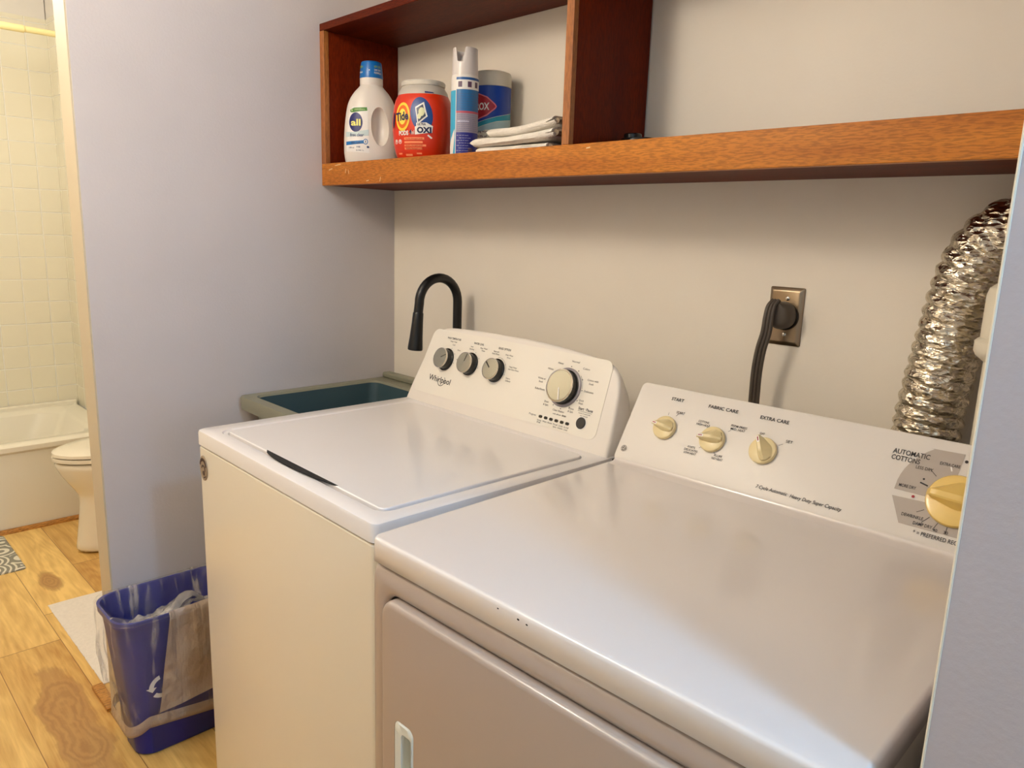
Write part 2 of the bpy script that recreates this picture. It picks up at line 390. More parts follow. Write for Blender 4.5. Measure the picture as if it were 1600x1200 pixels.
# bathtub
t = thing('bathtub', 'white bathtub with plain apron beyond the toilet against the tiled wall', 'bathtub', (-2.05, -1.15, 0))
bm = bmesh.new(); X0, X1, Y0, Y1 = -.365, .352, -.745, .785
def tr(x0, x1, y0, y1, z, r): return [(x, y, z) for x, y in rrect(x0, x1, y0, y1, r, 6)]
loft(bm, [tr(X0, X1, Y0, Y1, 0, .01), tr(X0, X1, Y0, Y1, .35, .01), tr(X0-.0, X1+.012, Y0, Y1, .362, .012), tr(X0-.0, X1+.012, Y0, Y1, .382, .014), tr(X0+.01, X1, Y0+.01, Y1-.01, .39, .014),
          tr(X0+.05, X1-.07, Y0+.08, Y1-.08, .388, .10), tr(X0+.07, X1-.09, Y0+.10, Y1-.10, .37, .12), tr(X0+.12, X1-.14, Y0+.16, Y1-.2, .12, .14), tr(X0+.2, X1-.22, Y0+.26, Y1-.3, .08, .1)])
obj('basin', bm, M['tub'], t)
bm = bmesh.new(); loft(bm, [tr(X0-.0, X0+.03, Y0, Y1, .388, .012), tr(X0, X0+.028, Y0, Y1, .405, .012), tr(X0, X0+.018, Y0, Y1, .41, .008)])
obj('back_ledge', bm, M['tub'], t)
# toilet
t = thing('toilet', 'white toilet with closed oval lid, partly hidden by the wall end', 'toilet', (-1.29, -.35, 0))
def egg(z, w, yf, yb, n=40, pw=2.0, dx=0):
    out = []
    for i in range(n):
        a = 2*PI*i/n; c, s = cos(a), sin(a)
        yy = (-yf if s < 0 else yb)
        out.append((w*abs(c)**(2/pw)*(1 if c > 0 else -1), (abs(s)**(2/pw))*( -yf if s < 0 else yb), z))
    return out
bm = bmesh.new()
loft(bm, [egg(0, .118, .335, .22), egg(.015, .118, .335, .22), egg(.06, .108, .328, .21), egg(.14, .10, .316, .2), egg(.225, .098, .306, .2), egg(.25, .108, .308, .2), egg(.30, .148, .342, .2), egg(.355, .178, .376, .2), egg(.395, .186, .388, .2), egg(.402, .184, .386, .2)])
obj('bowl', bm, M['porc'], t, subsurf=1)
bm = bmesh.new(); loft(bm, [egg(.406, .184, .384, .16), egg(.408, .190, .392, .16), egg(.420, .190, .392, .16), egg(.422, .186, .388, .16)]); obj('seat', bm, M['porc'], t)
bm = bmesh.new(); loft(bm, [egg(.426, .182, .382, .17), egg(.428, .19, .392, .17), egg(.440, .19, .39, .17), egg(.448, .17, .365, .15), egg(.453, .12, .29, .11), egg(.455, .04, .1, .04)]); obj('lid', bm, M['porc'], t)
bm = bmesh.new(); loft(bm, [tr(-.2, .2, .17, .335, .40, .03), tr(-.215, .215, .155, .34, .78, .03)]); obj('tank', bm, M['porc'], t)
bm = bmesh.new(); loft(bm, [tr(-.225, .225, .145, .345, .781, .03), tr(-.225, .225, .145, .345, .81, .03)]); obj('tank_lid', bm, M['porc'], t, bevel=.006)
bm = bmesh.new(); loft(bm, [tr(-.1, .1, .1, .3, .0, .03), tr(-.12, .12, .1, .3, .40, .03)]); obj('trapway', bm, M['porc'], t)
# shower rod + head
bm = bmesh.new(); tube(bm, [(-1.75, -1.9, 2.105), (-1.75, -1.15, 2.112), (-1.75, YE, 2.12)], .0125, 16); tube(bm, [(-1.75, -.92, 2.114), (-1.75, -.60, 2.117)], .015, 16)
tag(obj('shower_rod', bm, M['rod']), 'cream shower curtain rod crossing high above the bathtub', 'shower rod')
t = thing('shower', 'small chrome shower head just peeping out beside the wall end', 'shower head', (-1.80, YE, 1.885)); t.scale = (.6, .6, .6)
bm = bmesh.new(); tube(bm, catmull([(0, 0, .06), (0, -.06, .065), (0, -.10, .03), (0, -.125, .0)], 6), .009, 12); obj('arm', bm, M['chrome'], t)
bm = bmesh.new(); tube(bm, [(0, -.12, .005), (0, -.135, -.015), (0, -.155, -.05), (0, -.158, -.055)], [.014, .02, .034, .032], 20); obj('head', bm, M['chrome'], t)

# bath mats
bm = bmesh.new(); n = 40
M['rug'] = mat('grey_patterned_rug', srgb(150, 146, 128), .95, bump=.8, bscale=300)
nt = M['rug'].node_tree; b_ = nt.nodes['Principled BSDF']; tc = nt.nodes.new('ShaderNodeTexCoord')
vz = nt.nodes.new('ShaderNodeTexVoronoi'); vz.inputs['Scale'].default_value = 9; vz.feature = 'DISTANCE_TO_EDGE'
wv = nt.nodes.new('ShaderNodeTexVoronoi'); wv.inputs['Scale'].default_value = 9
mr = nt.nodes.new('ShaderNodeMath'); mr.operation = 'MULTIPLY'; mr.inputs[1].default_value = 40
sn = nt.nodes.new('ShaderNodeMath'); sn.operation = 'SINE'; gt = nt.nodes.new('ShaderNodeMath'); gt.operation = 'GREATER_THAN'; gt.inputs[1].default_value = .3
cm = nt.nodes.new('ShaderNodeMix'); cm.data_type = 'RGBA'; cm.inputs['A'].default_value = srgb(150, 146, 128); cm.inputs['B'].default_value = srgb(236, 230, 208)
for a_, b2 in ((tc.outputs['Object'], wv.inputs['Vector']), (wv.outputs['Distance'], mr.inputs[0]), (mr.outputs[0], sn.inputs[0]), (sn.outputs[0], gt.inputs[0]), (gt.outputs[0], cm.inputs['Factor']), (cm.outputs['Result'], b_.inputs['Base Color'])): nt.links.new(a_, b2)
loft(bm, [[(x, y, z) for x, y in rrect(-1.66, -1.25, -1.62, -.872, .012)] for z in (0, .006)]+[[(x, y, .009) for x, y in rrect(-1.656, -1.254, -1.616, -.876, .010)]])
tag(obj('bath_rug', bm, M['rug'], smooth=False), 'grey bath rug with white swirl pattern beside the bathtub', 'rug')
bm = bmesh.new()
nx, ny = 46, 30; grid = []
for lay in (0, 1):
    G = []
    for j in range(ny+1):
        row = []
        for i in range(nx+1):
            x = -.868+.632*i/nx; y = -.886+.42*j/ny
            e = min(i, nx-i, j*.8, ny-j)
            z = .0005 if lay == 0 else .002+.007*min(1, e/2)+.0025*noise.noise((x*9, y*9, 1))
            x += .0015*noise.noise((0, y*60, 3)); y += .0025*noise.noise((x*50, 0, 5))
            row.append(bm.verts.new((x, y, max(z, .0004))))
        G.append(row)
    grid.append(G)
for G in grid:
    for j in range(ny):
        for i in range(nx): bm.faces.new((G[j][i], G[j][i+1], G[j+1][i+1], G[j+1][i]))
A_, B_ = grid
for i in range(nx):
    bm.faces.new((A_[0][i], A_[0][i+1], B_[0][i+1], B_[0][i])); bm.faces.new((A_[ny][i], A_[ny][i+1], B_[ny][i+1], B_[ny][i]))
for j in range(ny):
    bm.faces.new((A_[j][0], A_[j+1][0], B_[j+1][0], B_[j][0])); bm.faces.new((A_[j][nx], A_[j+1][nx], B_[j+1][nx], B_[j][nx]))
tag(obj('bath_mat', bm, M['cloth']), 'plain white bath mat lying on the floor behind the blue wastebasket', 'mat')

# ------------------------------------------------------------------ shelf
SZ, SF, SD = 1.4818, 1.543, -.2592
t = thing('wall_shelf', 'brown hardwood wall shelf with a boxed left compartment, above the laundry machines', 'shelf', (0, 0, SZ))
h = SF-SZ
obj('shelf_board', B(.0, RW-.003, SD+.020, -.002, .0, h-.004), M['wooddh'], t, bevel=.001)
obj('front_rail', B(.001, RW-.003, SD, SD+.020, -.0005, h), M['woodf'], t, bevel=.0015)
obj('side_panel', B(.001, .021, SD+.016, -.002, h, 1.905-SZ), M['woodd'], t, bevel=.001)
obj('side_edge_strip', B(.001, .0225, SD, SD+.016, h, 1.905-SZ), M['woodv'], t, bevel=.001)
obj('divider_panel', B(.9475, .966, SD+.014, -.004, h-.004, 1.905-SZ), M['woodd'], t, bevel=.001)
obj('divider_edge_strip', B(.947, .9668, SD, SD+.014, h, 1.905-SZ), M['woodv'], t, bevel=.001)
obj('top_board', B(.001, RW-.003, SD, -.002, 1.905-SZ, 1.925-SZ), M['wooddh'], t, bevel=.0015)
bm = bmesh.new()   # pale scratches and chips on the rail
for x, z, a, l in ((.13, .037, .3, .012), (.145, .034, -.2, .011), (.05, .044, 1.4, .02), (.30, .010, .3, .012), (.24, .008, 1.5, .012), (.09, .055, 1.5, .03), (1.02, .052, 1.5, .01)):
    d = Vector((sin(a), 0, cos(a)))*l/2; p = Vector((x, SD-.0003, z)); q = Vector((cos(a), 0, -sin(a)))*.0009
    bm.faces.new([bm.verts.new(v) for v in (p-d-q, p-d+q*1.6, p+d+q, p+d-q*1.5)])
obj('scratch_marks', bm, mat('bare_wood_scratch', srgb(226, 196, 150), .8), t, smooth=False)

# dark little holder on the shelf right of the divider
t = thing('jar_lid', 'small black round lid on the shelf just right of the dark divider', 'lid', (1.03, -.10, SF-.004))
bm = bmesh.new(); lathe(bm, [(.045, 0), (.045, .022), (.043, .026), (0.02, .027)], 40); obj('base', bm, M['black'], t)
bm = bmesh.new(); lathe(bm, [(.019, .027), (.019, .037), (.0175, .039)], 32, (-.023, 0, 0)); obj('rim', bm, M['black'], t)

# ---- detergent bottle
def sup(a, n): # superellipse unit point
    c, s = cos(a), sin(a); return (abs(c)**(2/n))*(1 if c >= 0 else -1), (abs(s)**(2/n))*(1 if s >= 0 else -1)
def interp(prof, z):
    for p, q in zip(prof, prof[1:]):
        if p[0] <= z <= q[0]:
            k = (z-p[0])/(q[0]-p[0]+1e-9); k = k*k*(3-2*k) if False else k
            return [p[i]+(q[i]-p[i])*k for i in range(1, len(p))]
    return prof[-1][1:] if z > prof[-1][0] else prof[0][1:]
def smoothprof(prof, n=60):
    P = catmull([(p[0], p[1], p[2]) for p in prof], 6); out = []
    for i, p in enumerate(P): out.append((p.x, p.y, p.z))
    return out
SHZ = SF-.004
face = math.atan2(CAMP.y+.16, CAMP.x-.10)   # the bottle and the tub are turned about this way on the shelf
t = thing('detergent_bottle', 'white laundry detergent bottle with blue cap and side handle, leftmost on the shelf', 'bottle', (.108, -.157, SHZ), face+PI/2-.05); t.scale = (1.03, 1, 1.04)
prof = [(0, .066, .040), (.004, .071, .045), (.02, .0745, .049), (.045, .0765, .05), (.10, .0745, .049), (.15, .068, .047), (.175, .060, .044), (.195, .047, .040), (.208, .035, .034), (.214, .0305, .0305)]
SP = smoothprof(prof)
def bottle_surf(off):
    def f(s, z):
        a, b = interp(SP, z); k = min(.985, abs(s)/a); return (s, -(b)*(1-k**2.3)**(1/2.3)-off, z)
    return f
bm = bmesh.new(); loft(bm, [[(a*sup(2*PI*i/64, 2.3)[0], b*sup(2*PI*i/64, 2.3)[1], z) for i in range(64)] for z, a, b in SP])
body = obj('body', bm, M['hdpe'], t, angle=60)
# handle recess: carve with an ellipsoid, then keep the carved mesh
bm = bmesh.new(); bmesh.ops.create_uvsphere(bm, u_segments=40, v_segments=24, radius=1)
for v in bm.verts:
    v.co = Vector((v.co.x*.0245+.025+.010*(-v.co.z*.3), v.co.y*.030-.047, v.co.z*.051+.103))
cut = obj('cutter', bm, None); cut.parent = t
bo = body.modifiers.new('b', 'BOOLEAN'); bo.operation = 'DIFFERENCE'; bo.object = cut; bo.solver = 'EXACT'
bpy.context.view_layer.update(); dg = bpy.context.evaluated_depsgraph_get()
me = bpy.data.meshes.new_from_object(body.evaluated_get(dg)); body.modifiers.clear(); old = body.data; body.data = me; bpy.data.meshes.remove(old)
bpy.data.objects.remove(cut)
for p in me.polygons: p.use_smooth = True
me.set_sharp_from_angle(angle=math.radians(38))
bv = body.modifiers.new('bevel', 'BEVEL'); bv.width = .003; bv.segments = 3; bv.limit_method = 'ANGLE'; bv.angle_limit = math.radians(40)
bm = bmesh.new(); lathe(bm, [(.0305, .212), (.0315, .216), (.0315, .232), (.030, .234)], 40); obj('neck', bm, M['hdpe'], t)
M['capblue'] = mat('blue_cap_plastic', srgb(10, 110, 190), .3)
bm = bmesh.new(); lathe(bm, [(.0315, .232), (.032, .235), (.0285, .270), (.0270, .2745), (.022, .2765), (.021, .270)], 48); cp = obj('cap', bm, M['capblue'], t)
def capsurf(s, z): # wraps round the cap
    r = .032-(z-.235)*.1+.0006; a = s/.030-PI/2; return (r*cos(a), r*sin(a), z)
p = Print(capsurf, .004); p.text('NEW LOOK', .020, .258, .0055, .022, bold=.01); p.text('FORMULA', -.034, .258, .0055, .02, bold=.01); p.done('cap_print_top', mat('lime_ink', srgb(170, 200, 60), .5), cp)
p = Print(capsurf, .004); p.text('SAME GREAT', .020, .250, .0045, .022, bold=.01); p.text('FORMULA', .020, .242, .0055, .022, bold=.01); p.ell(-.004, .251, .0015, .0015); p.text('FORMULA', -.034, .244, .0055, .02, bold=.01); p.done('cap_print', M['white'], cp)
S = bottle_surf(.0006); S2 = bottle_surf(.0011); S3 = bottle_surf(.0016)
p = Print(S, .006); p.poly([(-.068, .036), (-.004, .032), (-.008, .152), (-.050, .154), (-.061, .13)]); p.done('label', mat('label_white', srgb(244, 240, 234), .4), t)
p = Print(S2, .005); p.poly([(-.069, .088), (-.05, .086), (-.03, .09), (-.006, .094), (-.006, .078), (-.069, .074)]); p.done('label_wave', mat('pale_teal_ink', srgb(205, 222, 222), .45), t)
p = Print(S2, .004); p.poly([(-.0565, .145), (-.045, .1505), (-.010, .152), (-.009, .143), (-.030, .141), (-.050, .138), (-.0555, .139)]); p.done('label_leaf_band', mat('green_ink', srgb(82, 142, 56), .45), t)
p = Print(S3, .004); p.text('stainlifters', -.03, .1445, .0045, .028); p.ell(-.0515, .1435, .002, .0025); p.done('leaf_band_text', mat('pale_green_ink', srgb(190, 214, 150), .45), t)
NAVY = mat('navy_ink', srgb(10, 22, 104), .4)
p = Print(S2, .004); p.ell(-.041, .1125, .0185, .0255, 40); p.done('label_oval', NAVY, t)
p = Print(S3, .003); p.text('all', -.041, .104, .0165, .0265, bold=.03); p.done('label_brand_text', mat('yellow_ink', srgb(248, 240, 130), .45), t)
p = Print(S3, .004); p.text('free clear', -.038, .0755, .008, .038, bold=.012); p.done('label_name_text', NAVY, t)
p = Print(S2, .004); p.poly([(-.0685, .0615), (-.016, .066), (-.016, .0575), (-.0685, .052)]); p.ell(-.0145, .062, .0065, .0075); p.done('label_blue_band', mat('sky_ink', srgb(30, 120, 190), .45), t)
p = Print(S3, .004); p.ell(-.0145, .062, .0048, .0055); p.done('label_seal', M['white'], t)
p = Print(bottle_surf(.0019), .004); p.text('1', -.0145, .059, .006, .002, bold=.02); p.text('skin safe', -.042, .0565, .005, .026); p.text('100 oz', -.053, .044, .004, .014); p.text('HE', -.034, .046, .004, .01); p.text('2.95 L', -.03, .0375, .003, .022); p.ell(-.008, .048, .0035, .0028); p.done('label_small_print', mat('slate_ink', srgb(60, 80, 120), .5), t)

# ---- detergent pod tub
t = thing('detergent_tub', 'orange laundry pod tub with grey lid, between the white bottle and the spray can', 'tub', (.345, -.152, SHZ), .47)
prof = [(0, .058, .050), (.006, .066, .057), (.04, .0765, .066), (.085, .081, .070), (.125, .080, .069), (.155, .074, .064), (.172, .066, .058)]
TP = smoothprof(prof)
def tubsurf(off, P=TP):
    def f(s, z):
        a, b = interp(P, z); k = min(.985, abs(s)/a); return (s, -b*(1-k**2.25)**(1/2.25)-off, z)
    return f
def ring(a, b, z, n=64, e=2.25): return [(a*sup(2*PI*i/n, e)[0], b*sup(2*PI*i/n, e)[1], z) for i in range(n)]
bm = bmesh.new(); loft(bm, [ring(a, b, z) for z, a, b in TP]); obj('body', bm, M['orange'], t, angle=60)
M['greylid'] = mat('pearl_grey_plastic', srgb(196, 188, 178), .35)
bm = bmesh.new(); loft(bm, [ring(.0668, .0588, .1705), ring(.064, .057, .180), ring(.056, .051, .192), ring(.054, .049, .194)]); obj('collar', bm, M['greylid'], t)
bm = bmesh.new(); loft(bm, [ring(.0535, .0485, .1925), ring(.057, .052, .195), ring(.058, .053, .203), ring(.056, .051, .2065), ring(.046, .041, .2075)]); ld = obj('lid', bm, mat('pale_grey_plastic', srgb(214, 208, 196), .3), t)
def collar(s, z):
    a = .0668-(z-.1705)*.55; b = .0588-(z-.1705)*.40; k = min(.98, abs(s)/a); return (s, -b*(1-k**2.25)**(1/2.25)-.0012, z)
p = Print(collar, .004); p.poly([(.030, .172), (.050, .172), (.046, .188), (.027, .189)]); q_ = p.done('lid_latch_label', NAVY, t)
p = Print(lambda s, z: tuple(Vector(collar(s, z))+Vector((0, -.0006, 0))), .003); p.text('LIFT', .0385, .176, .009, .013, bold=.02); p.done('lid_latch_print', M['greylid'], t)
S = tubsurf(.0006); S2 = tubsurf(.0011); S3 = tubsurf(.0016); S4 = tubsurf(.0021)
DB = mat('deep_blue_ink', srgb(20, 66, 140), .35); BL = mat('dark_navy_ink', srgb(18, 26, 78), .35); LO = mat('light_orange_ink', srgb(255, 150, 100), .4)
WO = M['white']
p = Print(S, .005); p.ell(.0255, .117, .028, .044, 40, rot=.22); p.done('label_blue_oval', DB, t)
p = Print(S2, .004); p.ell(-.027, .112, .0225, .036, 44); p.done('label_yellow_ring', mat('yellow_ring_ink', srgb(255, 214, 60), .35), t)
p = Print(S3, .004); p.ell(-.027, .112, .0175, .029, 40); p.done('label_orange_ring', mat('orange_ring_ink', srgb(240, 110, 20), .35), t)
p = Print(S4, .004); p.ell(-.027, .112, .0115, .020, 36); p.done('label_yellow_core', mat('yellow_core_ink', srgb(255, 226, 90), .35), t)
p = Print(tubsurf(.0026), .003); p.text('Tide', -.0275, .103, .020, .040, bold=.035, rot=.1); p.ell(-.0585, .104, .004, .020, rot=-.1); p.done('label_brand_text', BL, t)
p = Print(S3, .004); p.poly([(.010, .135), (.032, .148), (.043, .112), (.018, .091)]); p.done('pod_picture_frame', WO, t)
p = Print(S4, .004); p.poly([(.0135, .132), (.030, .142), (.039, .113), (.020, .0975)]); p.done('pod_picture', mat('pod_grey_ink', srgb(60, 70, 96), .35), t)
p = Print(tubsurf(.0026), .003); p.ell(.028, .123, .008, .011); p.ell(.022, .112, .005, .007); p.done('pod_swirl', mat('pod_cream_ink', srgb(226, 226, 180), .35), t)
p = Print(S2, .004); p.poly([(.010, .0665), (.053, .072), (.055, .0885), (.040, .089), (.040, .097), (.014, .096), (.014, .088), (.010, .086)]); p.text('PODS', -.024, .066, .0105, .030, bold=.035); p.line((.043, .066), (.052, .058), .004)
for sx_ in (-.050, -.036): p.arc(sx_, .050, .0048, 0, 2*PI, .0012, 20); p.ell(sx_, .051, .0018, .003)
p.text('4in1', .002, .0675, .010, .012, bold=.02); p.done('label_white_print', WO, t)
p = Print(S3, .003); p.text('OXI', .034, .0715, .0135, .036, bold=.05); p.text('ULTRA', .028, .0895, .006, .022, bold=.03); p.text('4', -.003, .068, .011, .007, bold=.03); p.done('label_navy_print', BL, t)
p = Print(S2, .004)
for k, (a0, a1, z, hh) in enumerate(((-.022, .034, .054, .006), (-.022, .030, .0455, .005), (-.022, .038, .0375, .005), (-.022, .028, .030, .005), (-.020, .0, .014, .005), (-.045, -.032, .018, .004), (.012, .026, .018, .004))): p.rect(a0, a1, z, z+hh)
p.done('label_text_bars', LO, t)
p = Print(S3, .004)
for z in (.0555, .039, .0312): p.text('laundry detergent pods', .006, z, .0035, .048)
p.done('label_fine_print', mat('red_brown_ink', srgb(196, 60, 20), .4), t)

# ---- disinfectant spray can
t = thing('spray_can', 'tall blue aerosol disinfectant can with white cap, standing in front of the wipes canister', 'spray can', (.538, -.172, SHZ))
r = .0335; CH = .196
M['canwhite'] = mat('can_white', srgb(236, 230, 224), .35)
bm = bmesh.new(); lathe(bm, [(.031, 0), (.0335, .003), (.0335, CH-.006), (.0325, CH), (.030, CH+.003)], 56); obj('can_body', bm, M['canwhite'], t)
AZ = math.atan2(CAMP.y+.172, CAMP.x-.538)
def cyl(rad, c=AZ):
    def f(s, z): a = c+s/rad; return (rad*cos(a), rad*sin(a), z)
    return f
S = cyl(r+.0004); S2 = cyl(r+.0008); S3 = cyl(r+.0012)
def inkm(n, c): return mat(n, srgb(*c), .4)
p = Print(S, .004); p.rect(-.022, .048, .0, CH-.006); p.done('label_ground', inkm('can_blue_ink', (44, 116, 178)), t)
p = Print(S2, .004); p.rect(-.022, .048, .001, .062); p.done('label_violet_block', inkm('can_violet_ink', (36, 40, 140)), t)
p = Print(S2, .004); p.rect(-.022, .048, .062, .108); p.done('label_text_block', inkm('can_lilac_ink', (168, 160, 178)), t)
p = Print(S3, .004); p.rect(-.022, .048, .107, .112); p.rect(.005, .018, .010, .014); p.done('label_red_line', inkm('can_red_ink', (190, 80, 100)), t)
p = Print(S2, .004); p.rect(-.105, -.0235, .0, .160); p.done('label_cyan_side', inkm('can_cyan_ink', (60, 172, 212)), t)
p = Print(S3, .004); p.poly([(-.05, .0), (-.032, .0), (-.026, .05), (-.026, .07), (-.05, .03)]); p.rect(-.0235, -.0215, 0, .165); p.rect(-.022, .048, .162, .184); p.done('label_white_band', inkm('can_band_ink', (240, 236, 232)), t)
p = Print(cyl(r+.0016), .004)
for s_ in (-.012, .012, .032): p.rect(s_-.005, s_+.005, .167, .180)
p.rect(.010, .022, .012, .026)
p.done('label_pictograms', inkm('can_plum_ink', (92, 66, 92)), t)
p = Print(cyl(r+.0016), .004)
for i in range(9): p.text('Kills germs on surfaces rinse dry use'[i % 5:], .012, .066+i*.0045, .0018, .062)
for i in range(7): p.text('directions for use shake well hold can upright'[i % 4:], .012, .116+i*.0058, .0022, .062)
p.done('label_fine_print', inkm('can_ink_grey', (84, 96, 140)), t)
p = Print(cyl(r+.0016), .004); p.rect(-.018, .012, .0865, .0895)
for i in range(9): p.text('keep out of reach'[i % 3:], -.004+(i % 2)*.006, .006+i*.006, .0018, .030)
p.done('label_light_print', inkm('can_pale_ink', (214, 214, 232)), t)
p = Print(cyl(r+.0009), .004); p.rect(-.022, .048, .184, CH-.007); p.done('label_top_stripe', inkm('can_stripe_ink', (36, 92, 160)), t)
# cap with a notched rim
bm = bmesh.new(); n = 72; rings = []
def rimz(a):
    d = (a-(AZ-.42)+PI) % (2*PI)-PI
    return -.033*math.exp(-(max(0, abs(d)-.24)/.11)**2) if abs(d) < .6 else 0
for (rad, z, mv) in ((.0318, CH+.001, 0), (.0318, CH+.012, 0), (.0312, CH+.030, 0), (.0305, CH+.063, 1), (.0295, CH+.064, 1), (.0285, CH+.062, 1), (.029, CH+.02, 0), (.0285, CH+.012, 0)):
    rings.append([(rad*cos(2*PI*i/n), rad*sin(2*PI*i/n), z+(mv*rimz(2*PI*i/n))) for i in range(n)])
loft(bm, rings); M['capgrey'] = mat('pearl_white_plastic', srgb(222, 214, 210), .3)
obj('cap', bm, M['capgrey'], t, angle=50)
bm = bmesh.new(); lathe(bm, [(.012, CH+.012), (.012, CH+.040), (.009, CH+.048), (.004, CH+.05)], 24); obj('nozzle', bm, M['capgrey'], t)

# ---- wipes canister
t = thing('wipes_canister', 'blue disinfecting wipes canister with pale lid, half behind the spray can', 'canister', (.521, -.068, SHZ))
r = .0515
bm = bmesh.new(); lathe(bm, [(.049, 0), (.0515, .003), (.0515, .183), (.0505, .186)], 64); obj('canister_body', bm, mat('canister_yellow', srgb(232, 226, 204), .35), t)
bm = bmesh.new(); lathe(bm, [(.0522, .186), (.0525, .189), (.0520, .212), (.049, .2205), (.040, .224)], 64); obj('lid', bm, mat('smoky_lid_plastic', srgb(206, 200, 184), .35), t)
AZ2 = math.atan2(CAMP.y+.068, CAMP.x-.521)-.26
S = cyl(r+.0004, AZ2); S2 = cyl(r+.0009, AZ2); S3 = cyl(r+.0014, AZ2); S4 = cyl(r+.0019, AZ2)
p = Print(S, .005); p.poly([(-.07, .185), (.084, .185), (.084, .125), (.03, .112), (-.01, .10), (-.07, .085)]); p.done('label_blue_field', inkm('wipes_blue_ink', (12, 62, 160)), t)
p = Print(S, .005); p.poly([(-.07, .084), (-.01, .099), (.03, .111), (.084, .124), (.084, .108), (.03, .100), (-.01, .088), (-.07, .072)]); p.done('label_teal_wave', inkm('wipes_teal_ink', (34, 152, 178)), t)
p = Print(S, .005); p.poly([(-.07, .071), (-.01, .087), (.03, .099), (.084, .107), (.084, .072), (.03, .080), (.0, .078), (-.07, .052)]); p.done('label_pale_wave', inkm('wipes_pale_ink', (168, 198, 204)), t)
p = Print(S2, .005); p.poly([(-.07, .135), (-.045, .165), (-.02, .1665), (.004, .158), (.025, .141), (.029, .135), (.025, .129), (.004, .112), (-.02, .1035), (-.045, .105)]); p.done('label_diamond_edge', inkm('wipes_pink_ink', (232, 120, 130)), t)
p = Print(S3, .005); p.poly([(-.068, .135), (-.044, .163), (-.02, .164), (.003, .155), (.0225, .139), (.0255, .135), (.0225, .131), (.003, .115), (-.02, .106), (-.044, .107)]); p.done('label_diamond', inkm('wipes_red_ink', (176, 28, 44)), t)
p = Print(S4, .003); p.text('CLOROX', -.027, .1265, .0165, .074, bold=.03); p.done('label_brand_text', WO, t)
p = Print(S2, .004); p.text('disinfecting wipes', -.018, .072, .0055, .056, bold=.01); p.text('kills 99.9% of', -.018, .060, .005, .046, bold=.01); p.text('viruses & bacteria', -.018, .050, .005, .050, bold=.01); p.rect(.008, .012, .036, .044); p.text('bleach free formula', -.018, .024, .004, .05); p.done('label_small_print', inkm('wipes_brown_ink', (96, 50, 60)), t)
p = Print(S, .005); p.rect(-.07, .084, .001, .046); p.done('label_yellow_field', inkm('wipes_yellow_ink', (226, 210, 100)), t)
p = Print(S2, .004); p.ell(.025, .055, .022, .014); p.done('label_wipe_picture', inkm('wipes_cream_ink', (236, 226, 196)), t)

# ---- folded washcloths
def folded_cloth(x0, x1, y0, y1, z, th, rise, seed):
    """one cloth folded double: bottom layer, rounded fold at the left, top layer; right end lifted by 'rise'"""
    bm = bmesh.new(); lt = th/2; prof = []
    n = 26
    top = [(x0+lt+(x1-x0-lt)*i/n, 1) for i in range(n+1)]; bot = [(x1+.004-(x1+.004-x0-lt)*i/n, 0) for i in range(n+1)]
    cap = [(x0+lt-lt*1.0*sin(a), .5-.5*cos(a)) for a in [PI*k/8 for k in range(1, 8)]]
    inner_r = [(x1, .62), (x1-.02, .55), (x1-.02, .45), (x1+.003, .40)]
    outline = bot+cap+top+inner_r
    rings = []; ny = 18
    for j in range(ny+1):
        y = y0+(y1-y0)*j/ny; ey = min(j, ny-j); pinch = 1-.5*(1 if ey == 0 else 0)-.12*(1 if ey == 1 else 0)
        ring = []
        for x, v in outline:
            u = (x-x0)/(x1-x0); lift = rise*max(0, (u-.45)/.55)**1.6
            zz = z+lift+th*.5+(v-.5)*th*pinch
            nz = noise.noise((x*14+seed, y*14, v*2+seed))*.0022*(1 if (v > .3 or z > SHZ+.01) else .2)
            ring.append((x+.005*noise.noise((seed, y*18, v*3)), y+.005*noise.noise((x*16, seed, v*2)), zz+nz+.0005))
        rings.append(ring)
    loft(bm, rings); return bm
GR = 'folded washcloths stacked on the shelf'
TL = ((.640, .868, -.222, -.095, SHZ+.000, .018, .000, 3.1, 'folded white washcloth lying at the bottom of the stack on the shelf'),
      (.624, .888, -.226, -.10, SHZ+.0195, .0195, .008, 8.4, 'folded white washcloth in the middle of the stack on the shelf'),
      (.668, .880, -.215, -.10, SHZ+.041, .0185, .014, 5.7, 'folded white washcloth on top of the stack, right end curling up'))
for a in TL:
    tc_ = obj('washcloth', folded_cloth(*a[:8]), M['cloth'], angle=70); tag(tc_, a[8], 'washcloth', GR)
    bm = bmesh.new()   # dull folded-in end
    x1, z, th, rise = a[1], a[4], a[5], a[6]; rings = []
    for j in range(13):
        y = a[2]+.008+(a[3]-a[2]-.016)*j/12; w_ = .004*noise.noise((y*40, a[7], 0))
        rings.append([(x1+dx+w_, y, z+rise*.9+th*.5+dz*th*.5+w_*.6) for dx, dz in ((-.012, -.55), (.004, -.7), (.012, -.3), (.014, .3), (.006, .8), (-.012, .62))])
    loft(bm, rings); obj('folded_end', bm, M['clothd'], tc_, angle=70)

